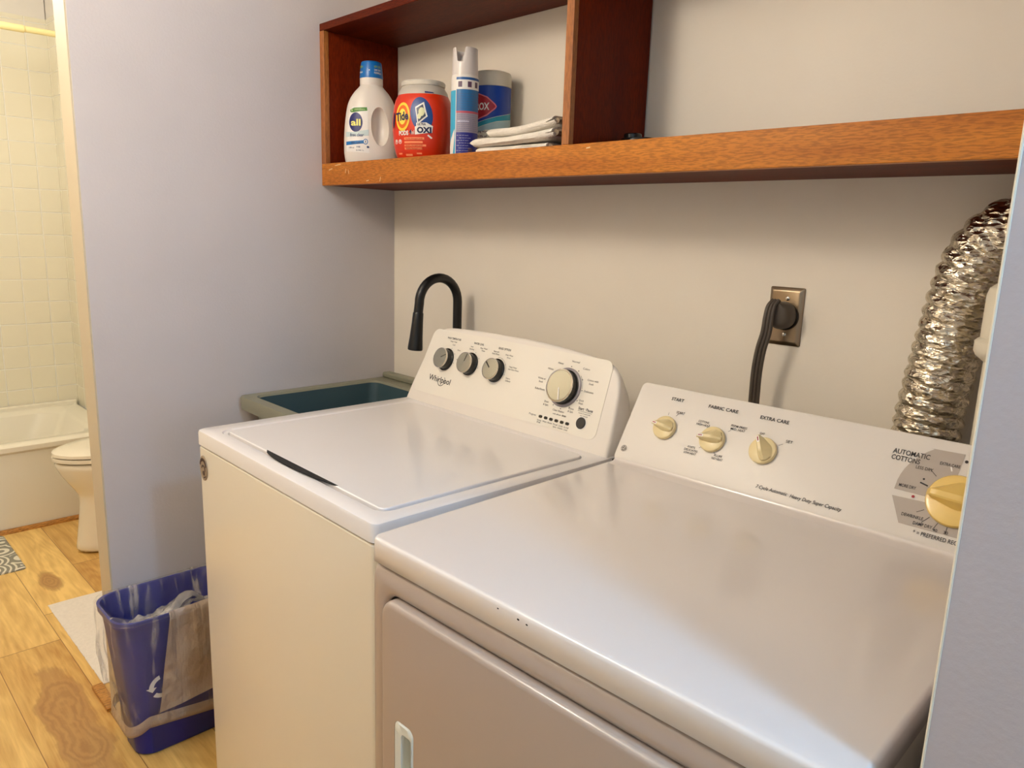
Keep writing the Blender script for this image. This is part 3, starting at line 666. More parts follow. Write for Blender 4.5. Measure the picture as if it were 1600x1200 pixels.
# ------------------------------------------------------------------ utility sink + faucet
t = thing('utility_sink', 'grey green plastic utility sink against the left wall behind the washing machine', 'sink', (.212, -.29, 0))
ZR = .885
def rr3(x0, x1, y0, y1, z, r): return [(x, y, z) for x, y in rrect(x0, x1, y0, y1, r, 5)]
bm = bmesh.new()
loft(bm, [rr3(-.15, .15, -.19, .20, .53, .04), rr3(-.178, .178, -.222, .235, ZR-.045, .03), rr3(-.178, .178, -.222, .235, ZR-.034, .03), rr3(-.204, .204, -.252, .262, ZR-.038, .02), rr3(-.206, .206, -.254, .264, ZR-.004, .02), rr3(-.204, .204, -.252, .262, ZR, .02), rr3(-.176, .176, -.222, .19, ZR, .03), rr3(-.172, .172, -.218, .186, ZR-.006, .03)], True, False)
obj('rim', bm, M['teal'], t)
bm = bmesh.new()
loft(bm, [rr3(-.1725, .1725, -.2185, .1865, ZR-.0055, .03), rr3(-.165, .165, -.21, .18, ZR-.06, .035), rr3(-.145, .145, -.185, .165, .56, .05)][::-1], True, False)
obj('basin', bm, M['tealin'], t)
obj('back_ledge', B(-.20, .206, .232, .264, ZR, ZR+.018), M['teal'], t, bevel=.006)
for sx_ in (-1, 1):
    for sy_ in (-1, 1):
        bm = bmesh.new(); x, y = sx_*.15, sy_*.19
        loft(bm, [rr3(x-.014, x+.014, y-.014, y+.014, 0, .004), rr3(x-.02, x+.02, y-.02, y+.02, .60, .004)]); obj('leg', bm, M['teal'], t)
t = thing('faucet', 'matte black gooseneck pull-down faucet arching over the utility sink', 'faucet', (.394, -.062, ZR+.019))
path = [(0, 0, z) for z in (0, .08, .16, .22)]
cz = .262; R0 = .068
pth = [(0, 0, z) for z in (0, .06, .12, .18, .23, cz)]+[(0, -R0+R0*cos(a), cz+R0*sin(a)) for a in [PI*k/18 for k in range(1, 19)]]+[(0, -2*R0-.004, cz-.03)]
bm = bmesh.new(); tube(bm, pth, .0128, 24); obj('gooseneck', bm, M['matte'], t)
bm = bmesh.new(); a = Vector((0, -2*R0-.003, cz-.024)); d = Vector((0, -.10, -1)).normalized()
tube(bm, [a, a+d*.003, a+d*.03, a+d*.07, a+d*.096, a+d*.102, a+d*.104], [.0135, .0145, .0155, .018, .0205, .0205, .018], 28); obj('spray_head', bm, M['matte'], t)
bm = bmesh.new(); lathe(bm, [(.026, 0), (.026, .006), (.019, .012), (.019, .05), (.0145, .056)], 28); bp_ = obj('base', bm, M['matte'], t)
bm = bmesh.new(); tube(bm, [(.015, 0, .035), (.03, 0, .037)], .006, 10); obj('handle', bm, M['matte'], bp_)

# ------------------------------------------------------------------ machines
def plane_frame(y0, z0, L):
    def f(s, t_, off=0): return (s, y0+t_*sin(L)-off*cos(L), z0+t_*cos(L)+off*sin(L))
    return f
def knob_mat(y0, z0, L, s, t_, rot=0):
    X_ = Vector((1, 0, 0)); Y_ = Vector((0, sin(L), cos(L))); Z_ = Vector((0, -cos(L), sin(L)))
    m = Matrix((X_, Y_, Z_)).transposed().to_4x4(); m.translation = Vector((s, y0+t_*sin(L), z0+t_*cos(L)))
    return m @ Matrix.Rotation(rot, 4, 'Z')

# washing machine
WX, WY, WR = .4288, -.826, -.0152
WA = thing('washing_machine', 'white top-loading washing machine with four black knobs, left of the dryer', 'washing machine', (WX, WY, 0), WR)
W, D = .698, .652; T = .9245
bm = bmesh.new(); loft(bm, [rr3(.002, W-.002, .0, D, .02, .012), rr3(.002, W-.002, .0, D, .8875, .012)])
obj('cabinet', bm, M['front'], WA, bevel=.004, seg=3)
bm = bmesh.new(); loft(bm, [rr3(.006, W-.006, .004, D-.003, .8870, .01), rr3(.006, W-.006, .004, D-.003, .8915, .01)])
obj('seam_gap', bm, M['dark'], WA)
# top panel with a recess for the lid
bm = bmesh.new(); rr_ = 8
rings = [rr3(0, W, -.002, D, .8915, .014), rr3(0, W, -.002, D, T-.007, .014), rr3(.0015, W-.0015, -.0005, D-.001, T-.0025, .013), rr3(.007, W-.007, .005, D-.006, T, .010),
         rr3(.046, W-.028, .026, .538, T, .03), rr3(.049, W-.031, .029, .535, T-.0025, .028), rr3(.056, W-.037, .036, .530, T-.003, .026), rr3(.059, W-.040, .039, .527, T-.010, .024)]
loft(bm, rings); obj('top_panel', bm, M['enamel'], WA, angle=25)
# lid, front edge scooped for the fingers
out = []
for x, y in rrect(.061, W-.042, .041, .524, .014, 5): out.append((x, y))
# insert scoop points along the front edge
front = [p for p in out]
res_ = []
for i, p_ in enumerate(out):
    res_.append(p_)
    q = out[(i+1) % len(out)]
    if abs(p_[1]-.041) < 1e-6 and abs(q[1]-.041) < 1e-6 and q[0]-p_[0] > .2:
        for k in range(21):
            u = k/20; x = .255+.27*u; res_.append((x, .041+.0035*(sin(PI*u))**.8))
bm = bmesh.new(); loft(bm, [[(x, y, T-.0095) for x, y in res_], [(x, y, T+.001) for x, y in res_]])
obj('lid', bm, M['enamel'], WA, bevel=.0028, seg=3)
bm = bmesh.new()   # finger pocket in front of the lid
N_ = 24; up, lo = [], []
for k in range(N_+1):
    u = k/N_; x = .245+.27*u; up.append((x, .0445)); lo.append((x, .044-.0150*(sin(PI*u**.75))**.75))
bm.faces.new([bm.verts.new((x, y, T-.0006)) for x, y in lo+up[::-1]])
r_ = bmesh.ops.extrude_face_region(bm, geom=bm.faces[:]); 
for v in [g for g in r_['geom'] if isinstance(g, bmesh.types.BMVert)]: v.co.z -= .002
for v in bm.verts: v.co.z += .0022
obj('finger_pocket', bm, M['dark'], WA, smooth=False)
# console
YC, ZC, LC = .55, T, math.radians(20)
PF = plane_frame(YC, ZC, LC)
half = catmull([(.003, 0, 0), (.012, .05, 0), (.024, .10, 0), (.038, .150, 0), (.050, .178, 0), (.072, .198, 0), (.106, .206, 0), (.20, .2105, 0), (.30, .212, 0), (.40, .2115, 0), (.50, .207, 0), (.58, .2005, 0), (.635, .192, 0), (.662, .176, 0), (.677, .150, 0), (.686, .10, 0), (.691, .05, 0), (.694, 0, 0)], 4)
outl = [(v.x, v.y) for v in half]
cxm = .35
def inset(p, d): 
    return (p[0]+(d if p[0] < cxm else -d)*min(1, abs(p[0]-cxm)/.3), p[1]-(d*(p[1]/.2)))
bm = bmesh.new(); rings = []
for d, off in ((.008, .0), (.004, -.0008), (.0012, -.003), (0, -.008)):
    rings.append([PF(*inset(p, d), off) for p in outl])
rings.append([(PF(*inset(p, .003))[0], max(PF(*p)[1]+.02, D-.03), PF(*inset(p, .003))[2]-.012*p[1]/.2) for p in outl])
rings.append([(PF(*inset(p, .012))[0], D-.004, PF(*inset(p, .012))[2]-.028*p[1]/.2) for p in outl])
for r__ in rings: r__[0] = (r__[0][0], r__[0][1], ZC-.001); r__[-1] = (r__[-1][0], r__[-1][1], ZC-.001)
loft(bm, rings); obj('console', bm, M['console'], WA, angle=50)
# faceplate
pl = [(s, t_) for s, t_ in rrect(.018, .655, .026, .195, .018, 5)]
pl = [(s+(.028*(t_/.2) if s < .3 else -.006*(t_/.2)), t_ - (.012 if False else 0) + (.010*(1-((s-.33)/.33)**2) if t_ > .1 else 0)) for s, t_ in pl]
top = [(s, t_) for s, t_ in pl]
bm = bmesh.new(); loft(bm, [[PF(s, t_, .0002) for s, t_ in pl], [PF(s, t_, .0009) for s, t_ in pl]])
obj('control_panel', bm, M['panel'], WA, smooth=False)
F = lambda s, t_: PF(s, t_, .0012)
KN = [(.122, .122, .0265, .50, 'k'), (.2155, .1235, .0265, 1.35, 'k'), (.312, .1225, .0265, 2.45, 'k'), (.5385, .1205, .0375, -1.30, 'big')]
for s, t_, rad, ang, kind in KN:
    big = kind == 'big'
    kt = bpy.data.objects.new('selector_knob' if not big else 'cycle_knob', None)
    bm = bmesh.new(); hgt = .021 if not big else .022
    lathe(bm, [(rad*1.10, .0012), (rad*1.10, .003), (rad*1.04, .0045), (rad*.98, .0055), (rad*.94, hgt-.001), (rad*.9, hgt)], 56)
    for v in bm.verts: pass
    mk = knob_mat(YC, ZC, LC, s, t_)
    k_ = obj('selector_knob' if not big else 'cycle_knob', bm, M['black'], WA); k_.matrix_local = mk
    bm = bmesh.new(); lathe(bm, [(rad*.95, hgt-.003), (rad*.985, hgt-.001), (rad*.975, hgt+.0012), (rad*.90, hgt+.0016), (rad*.88, hgt+.0004)], 56); obj('chrome_ring', bm, M['chrome'], k_)
    bm = bmesh.new(); lathe(bm, [(rad*.89, hgt), (rad*.885, hgt+.0011), (rad*.2, hgt+.0013)], 56); obj('dial_face', bm, M['dial'], k_)
    pp = Print(lambda x, y, H=hgt: (x, y, H+.0018)); wd = .0016 if not big else .0030
    pp.line((rad*.12*cos(ang), rad*.12*sin(ang)), (rad*.86*cos(ang), rad*.86*sin(ang)), wd*(1.8 if (not big and ang > 2) else 1))
    pp.done('pointer', M['white'] if big else M['black'], k_)
    if big:
        bm = bmesh.new(); lathe(bm, [(rad*1.17, .0010), (rad*1.17, .0035), (rad*1.12, .0045)], 56); obj('skirt_ring', bm, mat('grey_ring_plastic', srgb(150, 142, 146), .35), k_)
bm = bmesh.new(); lathe(bm, [(.0125, .0008), (.0125, .003), (.0115, .004), (.006, .0043)], 36); k_ = obj('start_button', bm, mat('charcoal_button', srgb(38, 36, 36), .4), WA); k_.matrix_local = knob_mat(YC, ZC, LC, .608, .0545)
bm = bmesh.new(); lathe(bm, [(.0145, .0008), (.0145, .0014), (.0135, .0016)], 36, cap1=True); k2_ = obj('button_ring', bm, M['white'], WA); k2_.matrix_local = knob_mat(YC, ZC, LC, .608, .0545)
for i in range(6):
    bm = bmesh.new(); prism(bm, rrect(-.0052, .0052, -.0032, .0032, .003, 4), lambda x, y: (x, y, .0008), lambda x, y: (x, y, .0018))
    k_ = obj('indicator_light', bm, M['black'], WA); k_.matrix_local = knob_mat(YC, ZC, LC, .492+i*.0160, .0455)
P = Print(F)
P.text('WASH TEMPERATURE', .131, .176, .0050, .054, bold=.012); P.text('WATER LEVEL', .228, .175, .0050, .037, bold=.012); P.text('RINSE OPTION', .322, .1745, .0052, .042, bold=.012)
P.text('Start · Pause', .610, .0815, .0062, .040, bold=.02); P.line((.590, .079), (.629, .0785), .0007)
P.text('drain', .557, .058, .004, .012, bold=.03)
for i, w_ in enumerate(('Sensing', 'Wash', 'Rinse', 'Final', 'Cycle', 'Lid')): P.text(w_, .491+i*.0162, .0355, .0033, .0125)
for i, w_ in enumerate(('Fill', '', '', 'Spin', 'Complete', 'Locked')):
    if w_: P.text(w_, .491+i*.0162, .0305, .0032, .010 if w_ != 'Complete' else .015)
for i in range(12):
    a = PI/2-.02-i*2*PI/12*.97
    P.ell(.5385+.0475*cos(a), .1205+.0475*sin(a), .0013, .0013, 10)
P.arc(.5385, .1205, .0465, .1, .75, .0008)
P.arc(.312, .1225, .0325, -.5, 1.7, .0006)
for (ks, kt_) in ((.122, .122), (.2155, .1235), (.312, .1225)):
    for a in (-.15, .6, 1.25, 2.4, 3.1): P.ell(ks+.0325*cos(a), kt_+.0325*sin(a), .0010, .0010, 8)
P.done('dark_lettering', M['ink'], WA)
P = Print(F)
P.text('Energy · Sensor', .133, .169, .0035, .026); P.text('Cold', .136, .161, .0035, .010); P.text('Warm', .161, .150, .0035, .012); P.text('Hot', .166, .126, .0035, .008)
P.text('Auto', .206, .166, .0035, .010); P.text('Sensing', .207, .160, .0035, .017); P.text('Deep Water', .250, .167, .0035, .026); P.text('Wash', .250, .161, .0035, .012)
P.text('Auto with', .296, .166, .0035, .020); P.text('Extra Rinse', .296, .160, .0035, .025); P.text('Deep Water', .343, .163, .0035, .026); P.text('Rinse', .343, .157, .0035, .012)
P.text('Deep Water', .366, .137, .0035, .026); P.text('with Extra Rinse', .369, .131, .0035, .036); P.text('Fabric', .360, .109, .0035, .014); P.text('Softener', .362, .103, .0035, .018)
P.text('Heavy', .507, .169, .0042, .016); P.text('Normal', .548, .178, .0042, .022); P.text('Colors', .582, .167, .0042, .019); P.text('Colors with', .608, .145, .0042, .030); P.text('Soak', .606, .1375, .0042, .013)
P.text('Delicates', .605, .120, .0042, .026); P.text('Quick', .592, .099, .0042, .014); P.text('Wash', .592, .0925, .0042, .013); P.text('Rinse', .571, .077, .0042, .014); P.text('& Spin', .571, .0705, .0042, .015)
P.text('Clean Washer', .538, .0655, .0042, .034); P.text('with affresh', .536, .058, .0030, .024); P.text('Drain', .497, .079, .0042, .013); P.text('& Spin', .497, .072, .0042, .015)
P.text('Bulky/Sheets', .467, .103, .0042, .030); P.text('Whites w/', .464, .127, .0042, .024); P.text('Soak', .464, .1195, .0042, .013); P.text('Whites', .482, .152, .0042, .017); P.text('Progress', .467, .0440, .0042, .022)
P.text('hold 3 seconds', .610, .0735, .0030, .032); P.text('to cancel', .610, .0685, .0030, .020)
P.done('grey_lettering', M['ink2'], WA)
P = Print(F); P.text('Whirlpool', .120, .061, .0145, .088, bold=.012, rot=-.02); P.arc(.128, .066, .0135, PI*.95, PI*2.25, .0016, 20); P.done('brand_lettering', M['ink'], WA)
# round badge on the front
bm = bmesh.new(); c_ = (.030, .842)
prism(bm, [(c_[0]+.019*cos(2*PI*i/36), c_[1]+.028*sin(2*PI*i/36)) for i in range(36)], lambda x, z: (x, -.0002, z), lambda x, z: (x, -.0022, z))
bd = obj('round_badge', bm, mat('silver_badge', srgb(176, 160, 140), .35, .6), WA, bevel=.0008)
bd['label'] = 'silver oval badge with a dark swirl on the front corner'
P = Print(lambda s, z: (s, -.0026, z)); cx_, cz_ = c_
P.arc(cx_, cz_+.004, .0150, .0, 3.1, .0065); P.arc(cx_+.001, cz_-.003, .0085, -.4, 3.0, .0045); P.ell(cx_+.002, cz_-.011, .0065, .0055); P.arc(cx_+.002, cz_-.006, .0145, 4.6, 5.6, .003); P.ell(cx_-.006, cz_+.017, .004, .0035)
P.done('badge_swirl', mat('dark_plum', srgb(56, 28, 26), .4), bd)
for x, y in ((.05, .05), (W-.05, .05), (.05, D-.06), (W-.05, D-.06)):
    bm = bmesh.new(); lathe(bm, [(.022, 0), (.022, .012), (.012, .014), (.012, .021)], 20, (x, y, 0)); obj('foot', bm, M['dark'], WA)

# clothes dryer
DX, DY, DR = 1.1664, -.872, .0186
DA = thing('clothes_dryer', 'off-white clothes dryer with cream and yellow dial knobs, right of the washing machine', 'dryer', (DX, DY, 0), DR)
W, D, T = .686, .655, .9295
bm = bmesh.new()
loft(bm, [rr3(.004, W-.004, .010, D, .02, .012), rr3(.004, W-.004, .010, D, .892, .012)])
obj('cabinet', bm, M['front'], DA, bevel=.004)
# front panel, with a cove under the lid overhang and a raised border round the door
DXa, DXb, DZa, DZb = .040, .646, .17, .852
bm = bmesh.new()
ox = rrect(.004, W-.004, .06, .8895, .010, 5); 
def frame_ring(x0, x1, z0, z1, r, y): return [(x, y, z) for x, z in rrect(x0, x1, z0, z1, r, 8)]
loft(bm, [frame_ring(.004, W-.004, .06, .8895, .012, .012), frame_ring(.004, W-.004, .06, .8895, .012, .008), frame_ring(.008, W-.008, .064, .880, .012, .002),
          frame_ring(.018, W-.018, .08, .868, .020, .0), frame_ring(DXa-.010, DXb+.010, DZa-.010, DZb+.010, .034, .0), frame_ring(DXa-.004, DXb+.004, DZa-.004, DZb+.004, .030, .003), frame_ring(DXa-.003, DXb+.003, DZa-.003, DZb+.003, .029, .009)], False, True)
obj('front_panel', bm, M['front_shaded'], DA, angle=60)
bm = bmesh.new(); loft(bm, [frame_ring(DXa-.0035, DXb+.0035, DZa-.0035, DZb+.0035, .029, .0088), frame_ring(DXa-.0035, DXb+.0035, DZa-.0035, DZb+.0035, .029, .0076)])
obj('door_gap', bm, M['dark'], DA, smooth=False)
# door, with the handle slot left open
HX0, HX1, HZ0, HZ1 = .074, .118, .50, .677
bm = bmesh.new()
rd = [frame_ring(DXa, DXb, DZa, DZb, .026, y) for y in (.0075, -.004)]+[frame_ring(DXa+.0007, DXb-.0007, DZa+.0007, DZb-.0007, .0255, -.0065), frame_ring(DXa+.0025, DXb-.0025, DZa+.0025, DZb-.0025, .0245, -.0090), frame_ring(DXa+.0055, DXb-.0055, DZa+.0055, DZb-.0055, .0225, -.0106), frame_ring(DXa+.009, DXb-.009, DZa+.009, DZb-.009, .02, -.011)]
rd += [frame_ring(HX0, HX1, HZ0, HZ1, .012, y) for y in (-.011, .006)]
loft(bm, rd, True, True)
dr = obj('door', bm, M['front_shaded'], DA, angle=40)
bm = bmesh.new()
hp = frame_ring(HX0-.004, HX1-.012, HZ0-.003, HZ1+.004, .010, 0)
loft(bm, [frame_ring(HX0+.0005, HX1-.0005, HZ0+.0005, HZ1-.0005, .0115, y) for y in (.005, -.0105)]+[frame_ring(HX0+.003, HX1-.003, HZ0+.003, HZ1-.003, .010, -.0125), frame_ring(HX0+.016, HX1-.004, HZ0+.016, HZ1-.016, .007, -.0118), frame_ring(HX0+.018, HX1-.005, HZ0+.020, HZ1-.020, .006, .004)], True, True)
obj('handle_cup', bm, mat('handle_plastic', srgb(226, 226, 214), .4), dr, angle=40)
# lid
bm = bmesh.new()
loft(bm, [rr3(.003, W-.003, .004, D-.003, .8905, .012), rr3(0, W, 0, D, .8935, .014), rr3(0, W, 0, D, T-.006, .016), rr3(.0010, W-.0010, .0010, D-.0010, T-.0025, .016), rr3(.003, W-.003, .003, D-.003, T-.0006, .014), rr3(.006, W-.006, .006, D-.006, T, .011)])
obj('top_panel', bm, M['enamel2'], DA, angle=60)
YC, ZC, LC = .576, .935, math.radians(32.16)
# raised back ledge where the top curves up to the console
bm = bmesh.new(); ys = [.540, .554, .561, .566, .569, .5708, .5718, .5722, .5722]; zs = [T-.0005, T+.0002, T+.001, T+.0022, T+.0037, T+.0056, T+.0075, T+.0085, T-.004]
loft(bm, [[(x, y, z) for y, z in zip(ys, zs)] for x in (.008, .02, .34, W-.02, W-.008)]); obj('back_ledge', bm, M['enamel2'], DA, angle=60)
PF2 = plane_frame(YC, ZC, LC)
bm = bmesh.new(); H_ = .168
outl = [(s, t_) for s, t_ in rrect(-.001, W+.001, -.004, H_, .010, 5)]
rings = []
for d, off in ((.004, 0), (.0015, -.001), (0, -.004)):
    rings.append([PF2(s+(d if s < .3 else -d), t_-(d if t_ > .1 else -d), off) for s, t_ in outl])
rings.append([(PF2(s, t_)[0], .676, PF2(s, t_)[2]-.004) for s, t_ in outl])
loft(bm, rings); obj('console', bm, M['console'], DA, angle=40)
obj('seam_gap', B(.003, W-.003, .570, .64, ZC-.007, ZC-.0025), M['dark'], DA)
F2 = lambda s, t_: PF2(s, t_, .0005); F3 = lambda s, t_: PF2(s, t_, .0009)
def dial_knob(name, s, t_, rad, ang, material, hgt, big=False):
    bm = bmesh.new(); lathe(bm, [(rad, .0015), (rad, .005), (rad*.96, .0075), (rad*.85, .0085)], 48)
    k = obj(name, bm, material, DA); k.matrix_local = knob_mat(YC, ZC, LC, s, t_, ang)
    bm = bmesh.new()      # tapering grip, pointer end at +x
    def prof(x, zt):
        return x
    secs = []
    L0, L1 = -.86*rad, (1.08 if not big else .93)*rad
    for i in range(13):
        u = i/12; x = L0+(L1-L0)*u
        wb = rad*(.80*math.sqrt(max(0.02, 1-((x)/(rad*1.22))**2))) * (1-.62*max(0, u-.45)/.55)
        wt = rad*(.13+.05*sin(PI*u))
        e = min(1, min(u, 1-u)*9+.25)
        ht = hgt*(.62+.38*min(1, u*3)) * (1 if u < .9 else 1-.35*(u-.9)/.1)
        wb = max(wb, wt*1.1)*(e**.5)
        secs.append([(x, -wb, .006), (x, -wb*.72, .006+ht*.35), (x, -wt, ht*.92), (x, -wt*.6, ht), (x, wt*.6, ht), (x, wt, ht*.92), (x, wb*.35, .006+ht*.3), (x, wb*.5, .006)])
    loft(bm, secs); g_ = obj('grip', bm, material, k, bevel=.0006)
    if not big:
        pp = Print(lambda x, y, H=hgt: (x, y, H*1.0+.0003)); pp.line((rad*.40, 0), (rad*.86, 0), rad*.20); pp.done('pointer_mark', M['white'], k)
        pp = Print(lambda x, y, H=hgt: (x, y, H*1.0+.0005)); pp.line((rad*.48, 0), (rad*.80, 0), rad*.07); pp.done('pointer_line', M['red'], k)
    return k
dial_knob('start_knob', .0875, .082, .0235, 3.05, M['beige'], .021)
dial_knob('fabric_knob', .190, .081, .0245, 3.25, M['beige'], .022)
dial_knob('extra_care_knob', .288, .0825, .0245, 2.05, M['beige'], .022)
dial_knob('timer_knob', .5905, .0755, .040, 3.1, M['yellow'], .026, True)
# dial print
P = Print(F2)
c0 = (.5905, .078)
def arcpt(r_, deg): return (c0[0]+r_*cos(math.radians(deg)), c0[1]+r_*sin(math.radians(deg)))
RR = .085
P.poly([(.5845, .150), (.538, .149)]+[arcpt(RR, d) for d in range(124, 187, 7)][:-1]+[(c0[0]-RR, .0735), (.555, .0725), arcpt(.03, 150), arcpt(.03, 110), (.582, .105)])
P.poly([(c0[0]-RR, .0625), (.5255, .023), (.655, .023), (.655, .045), arcpt(.03, -40), arcpt(.03, -90), arcpt(.03, -150), (.555, .0640)])
P.done('dial_background', M['taupe'], DA)
P = Print(F3)
P.text('START', .0905, .1405, .0062, .027, bold=.02); P.text('FABRIC CARE', .188, .1405, .0062, .060, bold=.02); P.text('EXTRA CARE', .288, .140, .0062, .053, bold=.02)
P.text('START', .107, .116, .0048, .018); P.line((.100, .110), (.104, .117), .0006); P.line((.083, .109), (.083, .114), .0006)
for w_, s_, t_ in (('COTTONS', .160, .109), ('HIGH HEAT', .161, .103), ('PERM PRESS', .2300, .114), ('MED. HEAT', .2295, .108), ('KNITS', .155, .056), ('DELICATES', .156, .050), ('LOW HEAT', .156, .044), ('FLUFF', .2115, .052), ('NO HEAT', .2115, .046)): P.text(w_, s_, t_, .0042, len(w_)*.0031)
P.line((.170, .101), (.174, .106), .0006); P.line((.213, .103), (.218, .107), .0006); P.line((.170, .060), (.174, .064), .0006); P.line((.203, .057), (.200, .061), .0006)
P.text('OFF', .2755, .1115, .004, .009); P.text('SET', .326, .107, .0048, .012); P.line((.310, .099), (.317, .103), .0006)
P.text('7 Cycle Automatic', .325, .0165, .0062, .056, shear=.25, bold=.008); P.text('Heavy Duty Super Capacity', .400, .0155, .0062, .085, shear=.25, bold=.008)
P.text('AUTOMATIC', .514, .1300, .0078, .053, bold=.012); P.text('COTTONS', .5085, .1195, .0078, .041, bold=.012)
P.text('EXTRA CARE', .569, .1265, .0050, .027); P.text('LESS DRY', .5375, .1125, .0050, .024); P.text('MORE DRY', .5225, .079, .0050, .024); P.text('DEWRINKLE', .541, .0355, .0050, .030); P.text('DAMP DRY', .5575, .0265, .0050, .026)
P.text('40', .575, .024, .0045, .006); P.text('30', .589, .0245, .0045, .006); P.text('* = PREFERRED REGULAR SETTING', .600, .0125, .0062, .104, bold=.006)
for d, r0, r1 in ((140, .045, .060), (215, .045, .056), (232, .044, .058), (250, .043, .055), (268, .043, .054)):
    P.line(arcpt(r0, d), arcpt(r1, d), .0008)
P.line(arcpt(.043, 165), arcpt(.055, 165), .0022); P.ell(.5410, .0985, .0016, .0016, 10)
P.ell(.5885, .139, .0024, .0024, 16)
P.done('dark_lettering', M['ink'], DA)
P = Print(F3); P.ell(.5340, .068, .0022, .0022, 16); P.done('red_dot', M['red'], DA)
P = Print(F3); P.line(arcpt(.045, 112), arcpt(.052, 112), .0020); P.done('white_tick', M['white'], DA)
P = Print(F3); P.ell(.0165, .0225, .0066, .0066, 24); P.done('round_emblem', M['ink2'], DA)
P = Print(lambda s, t_: PF2(s, t_, .0013)); P.text('GE', .0165, .0195, .0065, .0085, shear=.3, bold=.01); P.arc(.0165, .0225, .0055, 0, 2*PI, .0007, 24); P.done('emblem_monogram', M['console'], DA)
# chips in the front edge enamel
bm = bmesh.new()
for x, z, r_ in ((.266, T-.0085, .0012), (.300, T-.009, .0016), (.314, T-.010, .0014)):
    vs = [bm.verts.new((x+r_*1.3*cos(a), -.0004, z+r_*sin(a)*.8)) for a in [2*PI*i/9 for i in range(9)]]; bm.faces.new(vs)
obj('paint_chips', bm, M['dark'], DA, smooth=False)
for x, y in ((.05, .05), (W-.05, .05), (.05, D-.06), (W-.05, D-.06)):
    bm = bmesh.new(); lathe(bm, [(.022, 0), (.022, .012), (.012, .014), (.012, .021)], 20, (x, y, 0)); obj('foot', bm, M['dark'], DA)

# ------------------------------------------------------------------ wall outlet, plug, cord
t = thing('wall_outlet', 'steel dryer outlet plate with round black receptacle on the cream back wall', 'outlet', (1.340, 0, 1.217))
bm = bmesh.new(); loft(bm, [[(x, y, z) for x, z in rrect(-a, a, -b, b, .003, 3)] for a, b, y in ((.0355, .058, -.0002), (.0355, .058, -.0025), (.0285, .051, -.0075), (.0275, .050, -.0078))]); obj('plate', bm, M['steel'], t, angle=20)
bm = bmesh.new(); lathe(bm, [(.0270, 0), (.0270, .006), (.025, .008)], 40); k_ = obj('receptacle', bm, M['black'], t)
k_.matrix_local = Matrix.Translation((.004, -.0075, 0)) @ Matrix.Rotation(PI/2, 4, 'X')
for z in (.036, -.036):
    bm = bmesh.new(); lathe(bm, [(.0042, 0), (.0042, .0012), (.003, .002)], 18); k_ = obj('screw', bm, M['chrome'], t); k_.matrix_local = Matrix.Translation((.004, -.0077, z)) @ Matrix.Rotation(PI/2, 4, 'X')
t = thing('power_plug', 'brown grey right-angle dryer plug and flat ribbed cord in the steel outlet', 'plug', (1.345, -.016, 1.217))
bm = bmesh.new()
def plug_ring(y, k, dx=0, dz=0):
    return [(dx+k*(.024*cos(a)), y, dz+k*(.0235*sin(a) if sin(a) < 0 else .031*abs(sin(a))**.8)) for a in [2*PI*i/32 for i in range(32)]]
loft(bm, [plug_ring(.0, .97), plug_ring(-.004, 1.0), plug_ring(-.018, 1.0, -.001), plug_ring(-.026, .93, -.003, .002), plug_ring(-.032, .78, -.006, .005)])
obj('plug_body', bm, M['cord'], t, angle=50)
cp_ = catmull([(-.006, -.030, .034), (-.010, -.040, .022), (-.011, -.045, .0), (-.012, -.047, -.03), (-.020, -.046, -.065), (-.026, -.042, -.11), (-.028, -.038, -.16), (-.028, -.036, -.22), (-.025, -.035, -.34), (-.02, -.035, -.55)], 6)
bm = bmesh.new()
sid = Vector((.86, .5, 0)).normalized()
for k in (-1, 0, 1):
    tube(bm, [p_+sid*k*(.0052+.0014*min(1, i/20)) for i, p_ in enumerate(cp_)], .0043, 10)
obj('cord', bm, M['cord'], t)

# ------------------------------------------------------------------ dryer vent duct
M['foil'] = mat('crinkled_foil', srgb(222, 212, 192), .24, 1)
nt = M['foil'].node_tree; b_ = nt.nodes['Principled BSDF']; tc = nt.nodes.new('ShaderNodeTexCoord')
vo = nt.nodes.new('ShaderNodeTexVoronoi'); vo.inputs['Scale'].default_value = 58
mp = nt.nodes.new('ShaderNodeMapping'); mp.inputs['Scale'].default_value = (1, 1, 2.2)
no = nt.nodes.new('ShaderNodeTexNoise'); no.inputs['Scale'].default_value = 42; no.inputs['Detail'].default_value = 3; no.inputs['Distortion'].default_value = 1.2
ad = nt.nodes.new('ShaderNodeMath'); ad.operation = 'ADD'; bp_ = nt.nodes.new('ShaderNodeBump'); bp_.inputs['Distance'].default_value = .006; bp_.inputs['Strength'].default_value = .75
for a_, b2 in ((tc.outputs['Object'], mp.inputs['Vector']), (mp.outputs['Vector'], vo.inputs['Vector']), (mp.outputs['Vector'], no.inputs['Vector']), (vo.outputs['Distance'], ad.inputs[0]), (no.outputs['Fac'], ad.inputs[1]), (ad.outputs[0], bp_.inputs['Height']), (bp_.outputs['Normal'], b_.inputs['Normal'])): nt.links.new(a_, b2)
DPTS = [(1.625, -.068, .10), (1.632, -.066, .5), (1.637, -.064, .9), (1.641, -.064, 1.06), (1.648, -.064, 1.14), (1.658, -.064, 1.22), (1.668, -.065, 1.29), (1.684, -.066, 1.350), (1.712, -.066, 1.386), (1.752, -.064, 1.398), (1.80, -.062, 1.396), (1.875, -.062, 1.392)]
dp = catmull(DPTS, 40)
